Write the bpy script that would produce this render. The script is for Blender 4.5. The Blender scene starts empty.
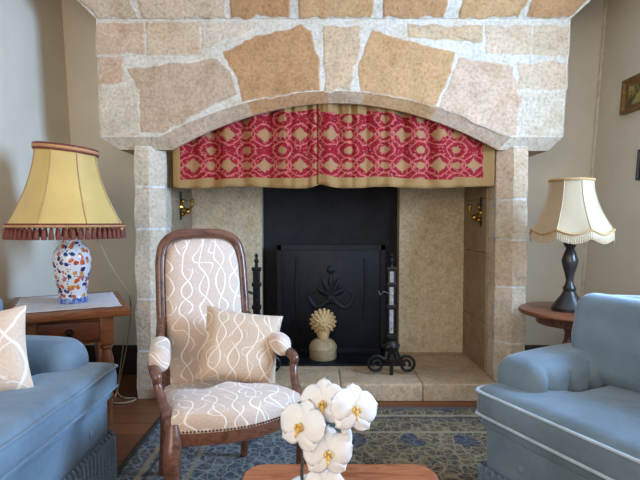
import bpy, bmesh, math, random
from mathutils import Vector, Matrix, noise
random.seed(7)
PI = math.pi
S = bpy.context.scene
COL = S.collection

# ------------------------------------------------------------------ camera, world, lights, exposure
FPX = 481.0
PITCH = math.radians(2.14)
EYE = 1.05
cam = bpy.data.cameras.new('camera'); cam_o = bpy.data.objects.new('camera', cam); COL.objects.link(cam_o)
cam.sensor_fit = 'HORIZONTAL'; cam.sensor_width = 36.0; cam.lens = FPX / 640 * 36.0
cam.clip_start = 0.05
cam_o.location = (0, 0, EYE); cam_o.rotation_euler = (PI/2 - PITCH, 0, 0)
S.camera = cam_o
S.view_settings.view_transform = 'Standard'; S.view_settings.look = 'None'
S.view_settings.gamma = 1; S.view_settings.use_curve_mapping = False
S.view_settings.exposure = -0.06

w = bpy.data.worlds.new('world'); S.world = w; w.use_nodes = True
w.node_tree.nodes['Background'].inputs[0].default_value = (0.55, 0.75, 1.0, 1)
w.node_tree.nodes['Background'].inputs[1].default_value = 1.0

def area(name, loc, rot, sx, sy, power, color, spread=180):
    l = bpy.data.lights.new(name, 'AREA'); l.shape = 'RECTANGLE'; l.size = sx; l.size_y = sy
    l.energy = power; l.color = color; l.spread = math.radians(spread)
    o = bpy.data.objects.new(name, l); COL.objects.link(o); o.location = loc; o.rotation_euler = rot
    return o
# daylight through the window in the right-hand wall, and through the windows behind the camera
area('window_daylight', (2.02, 1.45, 1.50), (0, math.radians(90), 0), 1.1, 0.8, 178, (0.38, 0.62, 1.0))
area('rear_daylight', (-0.6, -1.58, 1.5), (math.radians(-90), 0, math.radians(180)), 1.8, 1.6, 56, (1.0, 0.87, 0.70))

def at(px, py, Y):
    x = (px - 320) / FPX; u = (240 - py) / FPX
    dy = math.cos(PITCH) + u * math.sin(PITCH); dz = u * math.cos(PITCH) - math.sin(PITCH)
    k = Y / dy
    return Vector((x * k, Y, EYE + dz * k))
def at_z(px, py, z):
    x = (px - 320) / FPX; u = (240 - py) / FPX
    dy = math.cos(PITCH) + u * math.sin(PITCH); dz = u * math.cos(PITCH) - math.sin(PITCH)
    k = (z - EYE) / dz
    return Vector((x * k, dy * k, z))

# ------------------------------------------------------------------ materials
def srgb(r, g, b):
    f = lambda c: (c/255/12.92) if c/255 <= 0.04045 else ((c/255 + 0.055)/1.055)**2.4
    return (f(r), f(g), f(b), 1)

class NT:
    def __init__(s, name):
        s.m = bpy.data.materials.new(name); s.m.use_nodes = True
        s.t = s.m.node_tree; s.b = s.t.nodes['Principled BSDF']
    def n(s, typ, **kw):
        x = s.t.nodes.new(typ)
        for k, v in kw.items(): setattr(x, k, v)
        return x
    def l(s, a, b): s.t.links.new(a, b)
    def coord(s, kind='Object', scale=(1,1,1)):
        tc = s.n('ShaderNodeTexCoord'); mp = s.n('ShaderNodeMapping'); mp.inputs['Scale'].default_value = scale
        s.l(tc.outputs[kind], mp.inputs[0]); return mp.outputs[0]
    def noise(s, vec, scale, detail=4, rough=0.55, dist=0):
        x = s.n('ShaderNodeTexNoise'); x.inputs['Scale'].default_value = scale; x.inputs['Detail'].default_value = detail
        x.inputs['Roughness'].default_value = rough; x.inputs['Distortion'].default_value = dist
        s.l(vec, x.inputs['Vector']); return x
    def voro(s, vec, scale, feature='F1', rand=1.0):
        x = s.n('ShaderNodeTexVoronoi', feature=feature); x.inputs['Scale'].default_value = scale
        x.inputs['Randomness'].default_value = rand
        s.l(vec, x.inputs['Vector']); return x
    def ramp(s, fac, stops, interp='LINEAR'):
        x = s.n('ShaderNodeValToRGB'); x.color_ramp.interpolation = interp
        e = x.color_ramp.elements
        while len(e) < len(stops): e.new(0.5)
        for i, (p, c) in enumerate(stops):
            e[i].position = p; e[i].color = c if len(c) == 4 else (*c, 1)
        s.l(fac, x.inputs[0]); return x.outputs[0]
    def mix(s, fac, a, b, mode='MIX'):
        x = s.n('ShaderNodeMix', data_type='RGBA', blend_type=mode)
        for inp, v in ((x.inputs[0], fac), (x.inputs[6], a), (x.inputs[7], b)):
            if isinstance(v, (int, float)): inp.default_value = v
            elif isinstance(v, tuple): inp.default_value = v
            else: s.l(v, inp)
        return x.outputs[2]
    def math(s, op, a, b=0.0, c=None):
        x = s.n('ShaderNodeMath', operation=op)
        for i, v in enumerate((a, b) if c is None else (a, b, c)):
            if isinstance(v, (int, float)): x.inputs[i].default_value = v
            else: s.l(v, x.inputs[i])
        return x.outputs[0]
    def bump(s, h, strength=0.3, dist=0.01):
        x = s.n('ShaderNodeBump'); x.inputs['Strength'].default_value = strength; x.inputs['Distance'].default_value = dist
        s.l(h, x.inputs['Height']); s.l(x.outputs[0], s.b.inputs['Normal'])
    def color(s, c):
        if isinstance(c, tuple): s.b.inputs['Base Color'].default_value = c
        else: s.l(c, s.b.inputs['Base Color'])
    def set(s, **kw):
        names = dict(rough='Roughness', metal='Metallic', spec='Specular IOR Level', sheen='Sheen Weight', sheen_rough='Sheen Roughness', sss='Subsurface Weight', trans='Transmission Weight')
        for k, v in kw.items(): s.b.inputs[names[k]].default_value = v
        return s

def simple(name, c, rough=0.6, metal=0.0, var=0.18, scale=14, bump=0.15, bdist=0.004, bscale=60, sheen=0, spec=0.5):
    t = NT(name); v = t.coord()
    n = t.noise(v, scale)
    dark = tuple(x*(1-var) for x in c[:3]) + (1,); lite = tuple(min(1, x*(1+var)) for x in c[:3]) + (1,)
    t.color(t.ramp(n.outputs[0], [(0.3, dark), (0.7, lite)]))
    t.set(rough=rough, metal=metal, sheen=sheen, spec=spec)
    if bump: t.bump(t.noise(v, bscale).outputs[0], bump, bdist)
    return t.m

def wood(name, dark, lite, scale=(1.2, 14, 14), rough=0.35, axis=None):
    t = NT(name); v = t.coord('Object', scale)
    n = t.noise(v, 3.0, 5, 0.6, 1.2)
    t.color(t.ramp(n.outputs[0], [(0.3, dark), (0.55, lite), (0.75, dark)]))
    t.set(rough=rough); t.bump(n.outputs[0], 0.15, 0.003); return t.m

def stone_mat():
    t = NT('limestone'); v = t.coord()
    a = t.n('ShaderNodeAttribute'); a.attribute_name = 'tint'
    n1 = t.noise(v, 9, 6, 0.65); n2 = t.noise(v, 55, 4, 0.7)
    c = t.mix(0.75, a.outputs[0], t.ramp(n1.outputs[0], [(0.28, (0.74, 0.70, 0.64)), (0.5, (1.0, 0.98, 0.96)), (0.72, (1.14, 1.12, 1.1))]), 'MULTIPLY')
    c = t.mix(0.9, c, t.ramp(n2.outputs[0], [(0.32, (0.72, 0.67, 0.62)), (0.48, (1, 1, 1)), (0.66, (1.2, 1.19, 1.18))]), 'MULTIPLY')
    hue = t.noise(v, 4.5, 3)
    c = t.mix(0.8, c, t.ramp(hue.outputs[0], [(0.36, (1.0, 0.93, 0.84)), (0.5, (1, 1, 1)), (0.64, (1.04, 0.99, 0.97))]), 'MULTIPLY')
    sp = t.voro(v, 90)
    pits = t.ramp(sp.outputs['Distance'], [(0.12, (0.5, 0.42, 0.34)), (0.24, (1, 1, 1))])
    msk = t.ramp(t.noise(v, 13).outputs[0], [(0.45, (0, 0, 0)), (0.6, (1, 1, 1))])
    c = t.mix(t.math('MULTIPLY', msk, 0.35), c, t.mix(1.0, c, pits, 'MULTIPLY'))
    t.color(c); t.set(rough=0.92, spec=0.2)
    h = t.math('ADD', t.math('MULTIPLY', n2.outputs[0], 0.6), n1.outputs[0])
    t.bump(h, 0.55, 0.012); return t.m

def plaster(name, c):
    t = NT(name); v = t.coord()
    n = t.noise(v, 2.5, 5); d = tuple(x*0.93 for x in c[:3]) + (1,); l = tuple(min(1, x*1.05) for x in c[:3]) + (1,)
    t.color(t.ramp(n.outputs[0], [(0.3, d), (0.7, l)])); t.set(rough=0.9, spec=0.15)
    t.bump(t.noise(v, 25, 5).outputs[0], 0.12, 0.006); return t.m

def leaf_fabric(name, base, line, sc=11, axis='xz'):
    t = NT(name)
    v = t.coord('UV', (1.0, 0.52, 1.0))
    nz = t.noise(v, 6.0, 2); vm = t.n('ShaderNodeVectorMath', operation='MULTIPLY_ADD')
    t.l(nz.outputs['Color'], vm.inputs[0]); vm.inputs[1].default_value = (0.11, 0.09, 0); t.l(v, vm.inputs[2])
    sx = t.n('ShaderNodeSeparateXYZ'); t.l(vm.outputs[0], sx.inputs[0])
    U = t.math('MULTIPLY', sx.outputs[0], sc); V = t.math('MULTIPLY', sx.outputs[1], sc*1.1)
    def fam(k, amp, ph, wd):
        sn = t.math('MULTIPLY', t.math('SINE', t.math('MULTIPLY_ADD', V, 2*PI*k, ph)), amp)
        f = t.math('ABSOLUTE', t.math('SUBTRACT', t.math('FRACT', t.math('ADD', U, sn)), 0.5))
        return t.ramp(f, [(wd*0.3, (1, 1, 1)), (wd*0.72, (0, 0, 0))])
    gate = t.ramp(t.noise(v, 7.0).outputs[0], [(0.47, (0, 0, 0)), (0.52, (1, 1, 1))])
    m = t.math('MAXIMUM', fam(0.7, 0.26, 0.0, 0.07), t.math('MAXIMUM', t.math('MULTIPLY', fam(0.7, 0.34, PI, 0.065), gate), t.math('MULTIPLY', fam(0.9, 0.55, 1.3, 0.06), t.math('SUBTRACT', 1.0, gate))))
    wv = t.noise(t.coord('UV', (1, 1, 1)), 120, 2)
    b = t.mix(0.25, base, t.ramp(wv.outputs[0], [(0.3, (0.55, 0.55, 0.55)), (0.7, (1.2, 1.2, 1.2))]), 'MULTIPLY')
    t.color(t.mix(t.math('MULTIPLY', m, 0.85), b, line)); t.set(rough=0.75, sheen=0.25)
    t.bump(t.math('ADD', t.math('MULTIPLY', m, 0.6), wv.outputs[0]), 0.2, 0.003); return t.m

def velvet(name, c):
    t = NT(name); v = t.coord()
    n = t.noise(v, 5, 5, 0.6, 0.6)
    d = tuple(x*0.78 for x in c[:3]) + (1,); l = tuple(min(1, x*1.2) for x in c[:3]) + (1,)
    t.color(t.ramp(n.outputs[0], [(0.3, d), (0.7, l)])); t.set(rough=0.7, sheen=0.35, sheen_rough=0.35, spec=0.25)
    t.bump(t.noise(v, 18, 4).outputs[0], 0.25, 0.01); return t.m

M = {}
M['stone'] = stone_mat()
M['wall'] = plaster('beige_plaster', srgb(222, 211, 192))
M['ceiling'] = plaster('white_plaster', srgb(215, 210, 200))
M['baseboard'] = simple('dark_stained_skirting', srgb(48, 36, 28), 0.5)
M['trim'] = simple('cream_paint', srgb(214, 204, 184), 0.6)
M['velvet'] = velvet('blue_grey_velvet', srgb(108, 125, 137))
M['velvet_trim'] = simple('pale_piping', srgb(176, 190, 200), 0.7)
M['mahogany'] = wood('mahogany', srgb(62, 37, 29), srgb(114, 74, 56), (3, 12, 6), 0.25)
M['oak'] = wood('honey_oak', srgb(92, 50, 28), srgb(150, 90, 52), (2, 16, 16), 0.35)
M['red_wood'] = wood('reddish_wood', srgb(80, 42, 26), srgb(126, 72, 46), (2, 14, 14), 0.3)
M['table_wood'] = wood('coffee_table_wood', srgb(110, 58, 34), srgb(168, 102, 66), (2, 10, 12), 0.35)
M['chair_fabric'] = leaf_fabric('leaf_line_fabric', srgb(204, 178, 158), srgb(244, 238, 232), 13.5)
M['cushion_fabric'] = leaf_fabric('leaf_line_cushion_fabric', srgb(192, 162, 134), srgb(226, 210, 190), 14)
M['pale_fabric'] = leaf_fabric('pale_leaf_cushion_fabric', srgb(214, 186, 160), srgb(236, 224, 210), 7)
M['iron'] = simple('cast_iron', srgb(30, 32, 38), 0.5, 0.6, 0.3, 20, 0.4, 0.004, 40)
M['wrought'] = simple('wrought_iron', srgb(46, 42, 40), 0.42, 0.7, 0.3, 30, 0.3)
M['steel'] = simple('worn_steel', srgb(160, 154, 148), 0.45, 0.3, 0.4, 45, 0.3)
M['soot'] = simple('sooty_brick', srgb(30, 29, 31), 0.85, 0, 0.35, 8, 0.4, 0.01, 25)
M['brass'] = simple('brass', srgb(176, 136, 64), 0.28, 1.0, 0.2, 20, 0.1)
M['gilt'] = simple('gilt_frame', srgb(132, 96, 52), 0.4, 0.5, 0.4, 40, 0.4)
M['ornament'] = simple('cream_stoneware', srgb(206, 170, 116), 0.6, 0, 0.2, 40, 0.3)
M['drum'] = simple('tan_stoneware', srgb(170, 144, 104), 0.7, 0, 0.2, 40, 0.3)
M['yellow_silk'] = simple('yellow_silk', srgb(208, 174, 100), 0.55, 0, 0.1, 6, 0.12, 0.002, 90, sheen=0.3)
M['cream_silk'] = simple('cream_silk', srgb(168, 144, 112), 0.6, 0, 0.06, 6, 0.12, 0.002, 90, sheen=0.3)
M['braid_red'] = simple('red_braid', srgb(118, 58, 44), 0.7, 0, 0.35, 120)
M['braid_pink'] = simple('pink_tan_braid', srgb(192, 140, 92), 0.7, 0, 0.3, 150)
M['braid_gold'] = simple('gold_tan_braid', srgb(176, 138, 88), 0.7, 0, 0.3, 150)
M['fringe_cream'] = simple('cream_fringe', srgb(184, 164, 132), 0.8, 0, 0.25, 160)
M['fringe_blue'] = simple('grey_blue_fringe', srgb(104, 124, 142), 0.8, 0, 0.3, 120)
M['bronze'] = simple('dark_bronze', srgb(62, 58, 56), 0.3, 0.5, 0.3, 20, 0.2)
M['doily'] = simple('white_linen', srgb(228, 230, 240), 0.85, 0, 0.06, 60, 0.3, 0.002, 160)
M['cord'] = simple('cream_flex', srgb(178, 160, 122), 0.5)
M['petal'] = simple('white_petal', srgb(226, 227, 230), 0.5, 0, 0.03, 20, 0.06, 0.002, 60)
M['lip'] = simple('yellow_lip', srgb(214, 170, 80), 0.5, 0, 0.3, 90)
M['stem'] = simple('dark_green_stem', srgb(66, 62, 50), 0.5)
M['leaf'] = simple('orchid_leaf', srgb(50, 84, 44), 0.35)
M['pot'] = simple('glazed_pot', srgb(200, 196, 188), 0.3)
M['black_paint'] = simple('black_frame_paint', srgb(26, 28, 40), 0.4)
M['nail'] = simple('nailheads', srgb(70, 46, 36), 0.35, 0.6)
M['dark_handle'] = simple('dark_pull', srgb(36, 32, 32), 0.4, 0.6)
M['glass'] = NT('window_glass').m
M['lining'] = simple('valance_band', srgb(168, 134, 84), 0.85, 0, 0.15, 60)

def valance_mat():
    t = NT('red_medallion_damask')
    tc = t.n('ShaderNodeTexCoord'); nz = t.noise(tc.outputs['UV'], 38, 3)
    vm = t.n('ShaderNodeVectorMath', operation='MULTIPLY_ADD'); sub = t.n('ShaderNodeVectorMath', operation='SUBTRACT')
    t.l(nz.outputs['Color'], sub.inputs[0]); sub.inputs[1].default_value = (0.5, 0.5, 0.5)
    t.l(sub.outputs[0], vm.inputs[0]); vm.inputs[1].default_value = (0.03, 0.03, 0); t.l(tc.outputs['UV'], vm.inputs[2])
    sx = t.n('ShaderNodeSeparateXYZ'); t.l(vm.outputs[0], sx.inputs[0])
    s0 = t.n('ShaderNodeSeparateXYZ'); t.l(tc.outputs['UV'], s0.inputs[0])
    U, V = sx.outputs[0], sx.outputs[1]
    cu = t.math('COSINE', t.math('MULTIPLY', U, 2*PI/0.216)); cv = t.math('COSINE', t.math('MULTIPLY', t.math('SUBTRACT', V, 0.145), 2*PI/0.186))
    s_ = t.math('ADD', cu, cv); d_ = t.math('SUBTRACT', cv, cu); e_ = t.math('MULTIPLY', s_, -1.0)
    sm01 = lambda x, lo, hi: t.math('SMOOTH_MIN', 1.0, t.math('MAXIMUM', t.math('DIVIDE', t.math('SUBTRACT', x, lo), hi-lo), 0.0), 0.01)
    au = t.math('ABSOLUTE', t.math('SUBTRACT', t.math('FRACT', t.math('ADD', t.math('DIVIDE', U, 0.216), 0.5)), 0.5)); av = t.math('ABSOLUTE', t.math('SUBTRACT', t.math('FRACT', t.math('ADD', t.math('DIVIDE', t.math('SUBTRACT', V, 0.145), 0.186), 0.5)), 0.5))
    dia = t.math('ADD', t.math('POWER', au, 0.8), t.math('POWER', av, 0.8))
    big = sm01(t.math('MULTIPLY', dia, -1.0), -0.37, -0.31); sm = sm01(d_, 1.62, 1.8); sm2 = sm01(e_, 1.62, 1.8)
    beige = t.math('MINIMUM', t.math('MAXIMUM', big, t.math('MAXIMUM', sm, sm2)), 1.0)
    band = lambda x, c0, wd: sm01(t.math('MULTIPLY', t.math('ABSOLUTE', t.math('SUBTRACT', x, c0)), -1.0), -wd, -wd*0.4)
    ring = t.math('MAXIMUM', band(s_, 0.42, 0.2), t.math('MAXIMUM', band(e_, 0.85, 0.22), band(d_, 1.0, 0.18)))
    dots = t.ramp(t.voro(tc.outputs['UV'], 55).outputs['Distance'], [(0.2, (1, 1, 1)), (0.32, (0, 0, 0))])
    tan = srgb(176, 142, 94); red = srgb(158, 30, 42); pink = srgb(204, 116, 100); dk = srgb(112, 18, 28)
    rn = t.noise(tc.outputs['UV'], 70, 3)
    rc = t.ramp(rn.outputs[0], [(0.35, dk), (0.6, red)])
    c = t.mix(t.math('MULTIPLY', ring, 0.6), rc, pink)
    c = t.mix(t.math('MULTIPLY', dots, 0.45), c, srgb(206, 140, 120))
    c = t.mix(t.math('MULTIPLY', beige, 0.78), c, srgb(168, 132, 88))
    # plain borders along hem, gathered top and sides (attribute 'edge' = distance in metres from nearest plain edge)
    a = t.n('ShaderNodeAttribute'); a.attribute_name = 'hem'
    plain = t.math('LESS_THAN', a.outputs['Fac'], 0.5)
    wv = t.noise(tc.outputs['UV'], 160, 2)
    c = t.mix(plain, c, srgb(158, 122, 76))
    c = t.mix(0.35, c, t.ramp(wv.outputs[0], [(0.3, (0.6, 0.6, 0.6)), (0.7, (1.2, 1.2, 1.2))]), 'MULTIPLY')
    t.color(c); t.set(rough=0.85, spec=0.15); t.bump(wv.outputs[0], 0.2, 0.002); return t.m
M['valance'] = valance_mat()

def floor_mat():
    t = NT('floorboards'); v = t.coord('Object', (1, 1, 1))
    br = t.n('ShaderNodeTexBrick'); br.offset = 0.37; br.inputs['Scale'].default_value = 1.0
    br.inputs['Brick Width'].default_value = 1.4; br.inputs['Row Height'].default_value = 0.13; br.inputs['Mortar Size'].default_value = 0.003
    br.inputs['Color1'].default_value = srgb(112, 62, 36); br.inputs['Color2'].default_value = srgb(138, 80, 46); br.inputs['Mortar'].default_value = srgb(36, 20, 12)
    mp = t.n('ShaderNodeMapping'); mp.inputs['Rotation'].default_value = (0, 0, 0); t.l(v, mp.inputs[0]); t.l(mp.outputs[0], br.inputs['Vector'])
    n = t.noise(t.coord('Object', (1.5, 16, 1)), 3, 5, 0.6, 1)
    t.color(t.mix(0.6, br.outputs[0], t.ramp(n.outputs[0], [(0.3, (0.6, 0.6, 0.6)), (0.7, (1.15, 1.15, 1.15))]), 'MULTIPLY'))
    t.set(rough=0.4); return t.m
M['floor'] = floor_mat()

def rug_mat():
    t = NT('persian_rug'); v = t.coord('Object')
    nz = t.noise(v, 9, 2); vm = t.n('ShaderNodeVectorMath', operation='MULTIPLY_ADD')
    t.l(nz.outputs['Color'], vm.inputs[0]); vm.inputs[1].default_value = (0.10, 0.10, 0); t.l(v, vm.inputs[2])
    v1 = t.voro(vm.outputs[0], 21, 'DISTANCE_TO_EDGE'); v2 = t.voro(vm.outputs[0], 40, 'DISTANCE_TO_EDGE')
    l1 = t.ramp(v1.outputs[0], [(0.03, (1, 1, 1)), (0.1, (0, 0, 0))]); l2 = t.ramp(v2.outputs[0], [(0.04, (1, 1, 1)), (0.12, (0, 0, 0))])
    ln = t.math('MAXIMUM', l1, t.math('MULTIPLY', l2, 0.55))
    cell = t.voro(vm.outputs[0], 21)
    sp = t.n('ShaderNodeSeparateColor'); t.l(cell.outputs['Color'], sp.inputs[0])
    field = t.ramp(sp.outputs[0], [(0.0, srgb(58, 48, 36)), (0.4, srgb(84, 70, 48)), (0.7, srgb(66, 60, 50)), (1.0, srgb(106, 88, 60))], 'CONSTANT')
    c = t.mix(t.math('MULTIPLY', ln, 0.6), field, srgb(160, 134, 96))
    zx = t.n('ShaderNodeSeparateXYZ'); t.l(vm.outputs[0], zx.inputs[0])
    inner = t.ramp(t.math('MULTIPLY_ADD', zx.outputs[0], -1.6, 0.1), [(0.30, (0, 0, 0)), (0.5, (1, 1, 1))])  # left side mask: cool window light put into the rug colour as blue-grey
    cool_lit_field = t.mix(t.math('MULTIPLY', ln, 0.7), srgb(58, 72, 86), srgb(150, 158, 160))
    c = t.mix(t.math('MULTIPLY', inner, 0.8), c, cool_lit_field)
    # navy rosettes on a lattice
    sx = t.n('ShaderNodeSeparateXYZ'); t.l(vm.outputs[0], sx.inputs[0])
    cu = t.math('COSINE', t.math('MULTIPLY', t.math('SUBTRACT', sx.outputs[0], 0.142), 2*PI/0.263)); cv = t.math('COSINE', t.math('MULTIPLY', t.math('SUBTRACT', sx.outputs[1], 0.80), 2*PI/0.42))
    ros = t.math('GREATER_THAN', t.math('ADD', cu, cv), 1.45)
    c = t.mix(t.math('MULTIPLY', ros, 0.8), c, t.mix(t.math('MULTIPLY', ln, 0.4), srgb(30, 36, 54), srgb(110, 110, 110)))
    # border stripes measured from the back edge
    s0 = t.n('ShaderNodeSeparateXYZ'); t.l(v, s0.inputs[0])
    a = t.n('ShaderNodeAttribute'); a.attribute_name = 'edge'
    e = a.outputs['Fac']
    for p, wd, col in ((0.0, 0.03, srgb(60, 52, 42)), (0.115, 0.012, srgb(150, 134, 104)), (0.145, 0.008, srgb(44, 44, 50)), (0.32, 0.010, srgb(140, 126, 98))):
        band = t.math('LESS_THAN', t.math('ABSOLUTE', t.math('SUBTRACT', e, p)), wd)
        c = t.mix(t.math('MULTIPLY', band, 0.8), c, col)
    fz = t.noise(v, 220, 2)
    t.color(t.mix(0.5, c, t.ramp(fz.outputs[0], [(0.3, (0.6, 0.6, 0.6)), (0.7, (1.25, 1.25, 1.25))]), 'MULTIPLY'))
    t.set(rough=0.95, sheen=0.1, spec=0.1); t.bump(fz.outputs[0], 0.4, 0.004); return t.m
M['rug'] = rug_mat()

def imari_mat():
    t = NT('flowered_porcelain'); v = t.coord('Object')
    nz = t.noise(v, 20, 2); vm = t.n('ShaderNodeVectorMath', operation='MULTIPLY_ADD')
    t.l(nz.outputs['Color'], vm.inputs[0]); vm.inputs[1].default_value = (0.03, 0.03, 0.03); t.l(v, vm.inputs[2])
    vo = t.voro(vm.outputs[0], 44); sp = t.n('ShaderNodeSeparateColor'); t.l(vo.outputs['Color'], sp.inputs[0])
    W = srgb(226, 230, 238)
    pal = t.ramp(sp.outputs[0], [(0, srgb(196, 84, 44)), (0.18, srgb(44, 64, 130)), (0.4, srgb(206, 160, 84)), (0.52, srgb(190, 120, 130)), (0.64, srgb(36, 48, 96)), (0.78, srgb(206, 112, 60)), (0.9, W)], 'CONSTANT')
    blob = t.ramp(vo.outputs['Distance'], [(0.46, (1, 1, 1)), (0.52, (0, 0, 0))])
    c = t.mix(blob, W, pal)
    v2 = t.voro(vm.outputs[0], 85); s2 = t.n('ShaderNodeSeparateColor'); t.l(v2.outputs['Color'], s2.inputs[0])
    tiny = t.math('MULTIPLY', t.math('LESS_THAN', v2.outputs['Distance'], 0.3), t.math('GREATER_THAN', s2.outputs[0], 0.55))
    c = t.mix(tiny, c, t.ramp(s2.outputs[1], [(0, srgb(40, 56, 120)), (0.5, srgb(180, 60, 40)), (0.75, srgb(60, 80, 60))], 'CONSTANT'))
    sx = t.n('ShaderNodeSeparateXYZ'); t.l(v, sx.inputs[0])
    foot = t.math('LESS_THAN', sx.outputs[2], 0.028)
    blu = t.ramp(t.noise(v, 60, 2).outputs[0], [(0.4, srgb(60, 90, 170)), (0.6, srgb(160, 180, 220))])
    c = t.mix(foot, c, blu)
    t.color(c); t.set(rough=0.15); return t.m
M['imari'] = imari_mat()

def picture_mat(name, cols, sc):
    t = NT(name); v = t.coord('Object', (1, 1, 1)); n = t.noise(v, sc, 4, 0.6, 0.5)
    k = len(cols); t.color(t.ramp(n.outputs[0], [(0.3 + 0.4*i/(k-1), c) for i, c in enumerate(cols)])); t.set(rough=0.5); return t.m
M['painting'] = picture_mat('landscape_painting', [srgb(40, 44, 34), srgb(90, 84, 50), srgb(170, 150, 70), srgb(150, 150, 140)], 16)
M['print'] = picture_mat('dark_print', [srgb(24, 28, 48), srgb(50, 56, 84)], 10)

# ------------------------------------------------------------------ mesh helpers
def obj(name, bm, mat, parent=None, loc=None, rot=None, smooth=True, label=None):
    bmesh.ops.recalc_face_normals(bm, faces=bm.faces)
    me = bpy.data.meshes.new(name); bm.to_mesh(me); bm.free()
    mats = mat if isinstance(mat, (list, tuple)) else [mat]
    for m in mats: me.materials.append(m)
    if smooth:
        for p in me.polygons: p.use_smooth = True
        try: me.set_sharp_from_angle(angle=math.radians(38))
        except Exception: pass
    o = bpy.data.objects.new(name, me); COL.objects.link(o)
    if parent: o.parent = parent
    if loc is not None: o.location = loc
    if rot is not None: o.rotation_euler = rot
    if label: o['label'] = label
    return o
def thing(name, label, cat, loc=(0,0,0), rz=0, group=None):
    o = bpy.data.objects.new(name, None); COL.objects.link(o); o.empty_display_size = 0.05
    o.location = loc; o.rotation_euler = (0, 0, rz); o['label'] = label; o['category'] = cat
    if group: o['group'] = group
    return o
def tag(o, label, cat, group=None):
    o['label'] = label; o['category'] = cat
    if group: o['group'] = group
    return o
def struct(name, bm, m, **k):
    o = obj(name, bm, m, **k); o['kind'] = 'structure'; return o
def copy_tree(o, parent=None):
    c = o.copy(); COL.objects.link(c)
    if parent: c.parent = parent
    for ch in list(o.children): copy_tree(ch, c)
    return c

def add_box(bm, lo, hi, mat=None):
    vs = [bm.verts.new((x, y, z)) for x in (lo[0], hi[0]) for y in (lo[1], hi[1]) for z in (lo[2], hi[2])]
    fs = []
    for f in ((0,1,3,2),(4,6,7,5),(0,4,5,1),(2,3,7,6),(0,2,6,4),(1,5,7,3)):
        fs.append(bm.faces.new([vs[i] for i in f]))
    if mat is not None:
        for f in fs: f.material_index = mat
    return vs
def box(lo, hi, bev=0.0, seg=2):
    bm = bmesh.new(); add_box(bm, lo, hi)
    if bev: bmesh.ops.bevel(bm, geom=bm.edges[:], offset=bev, segments=seg, affect='EDGES', profile=0.6)
    return bm
def axis_coords(h, r, n):
    # positions dense in the rounded ends
    out = []
    k = 5
    for i in range(k+1): out.append(-h + r*(1-math.cos(i/k*PI/2)) if False else -h + r*i/k)
    for i in range(1, n): out.append(-h + r + (2*h - 2*r)*i/n)
    for i in range(k+1): out.append(h - r + r*i/k)
    return out
def rbox(hx, hy, hz, r, n=8, fn=None, bm=None, off=(0,0,0), uvscale=None):
    """rounded box (soft upholstery block); fn(v) displaces"""
    own = bm is None
    if own: bm = bmesh.new()
    H = (hx, hy, hz); r = min(r, *(h*0.999 for h in H))
    C = [axis_coords(h, r, n) for h in H]
    new = []; fcs = []
    for ax in range(3):
        a, b = [(1,2),(2,0),(0,1)][ax]
        for sg in (-1, 1):
            grid = []
            for u in C[a]:
                row = []
                for v in C[b]:
                    p = [0,0,0]; p[ax] = sg*H[ax]; p[a] = u; p[b] = v
                    q = [max(-(H[i]-r), min(H[i]-r, p[i])) for i in range(3)]
                    d = Vector([p[i]-q[i] for i in range(3)])
                    if d.length > 1e-9: d = d.normalized()*r
                    x = Vector(q) + d
                    if fn: x = Vector(fn(x))
                    row.append(bm.verts.new(x + Vector(off)))
                grid.append(row); new += row
            for i in range(len(grid)-1):
                for j in range(len(grid[0])-1):
                    q = (grid[i][j], grid[i+1][j], grid[i+1][j+1], grid[i][j+1])
                    fcs.append(bm.faces.new(q if sg > 0 else q[::-1]))
    bmesh.ops.remove_doubles(bm, verts=new, dist=1e-5)
    return bm
def lathe(prof, seg=32, bm=None, fn=None, cap=True):
    own = bm is None
    if own: bm = bmesh.new()
    rings = []
    for r, z in prof:
        ring = []
        for i in range(seg):
            a = 2*PI*i/seg
            p = Vector((r*math.cos(a), r*math.sin(a), z))
            if fn: p = Vector(fn(p, a))
            ring.append(bm.verts.new(p))
        rings.append(ring)
    for k in range(len(rings)-1):
        for i in range(seg):
            j = (i+1) % seg
            bm.faces.new((rings[k][i], rings[k][j], rings[k+1][j], rings[k+1][i]))
    if cap:
        bm.faces.new(rings[0][::-1]); bm.faces.new(rings[-1])
    return bm
def catmull(pts, n=6):
    pts = [Vector(p) for p in pts]; out = []
    P = [pts[0]*2-pts[1]] + pts + [pts[-1]*2-pts[-2]]
    for i in range(1, len(P)-2):
        for k in range(n):
            t = k/n; a, b, c, d = P[i-1], P[i], P[i+1], P[i+2]
            out.append(0.5*((2*b) + (c-a)*t + (2*a-5*b+4*c-d)*t*t + (3*b-a-3*c+d)*t**3))
    out.append(pts[-1]); return out
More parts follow.
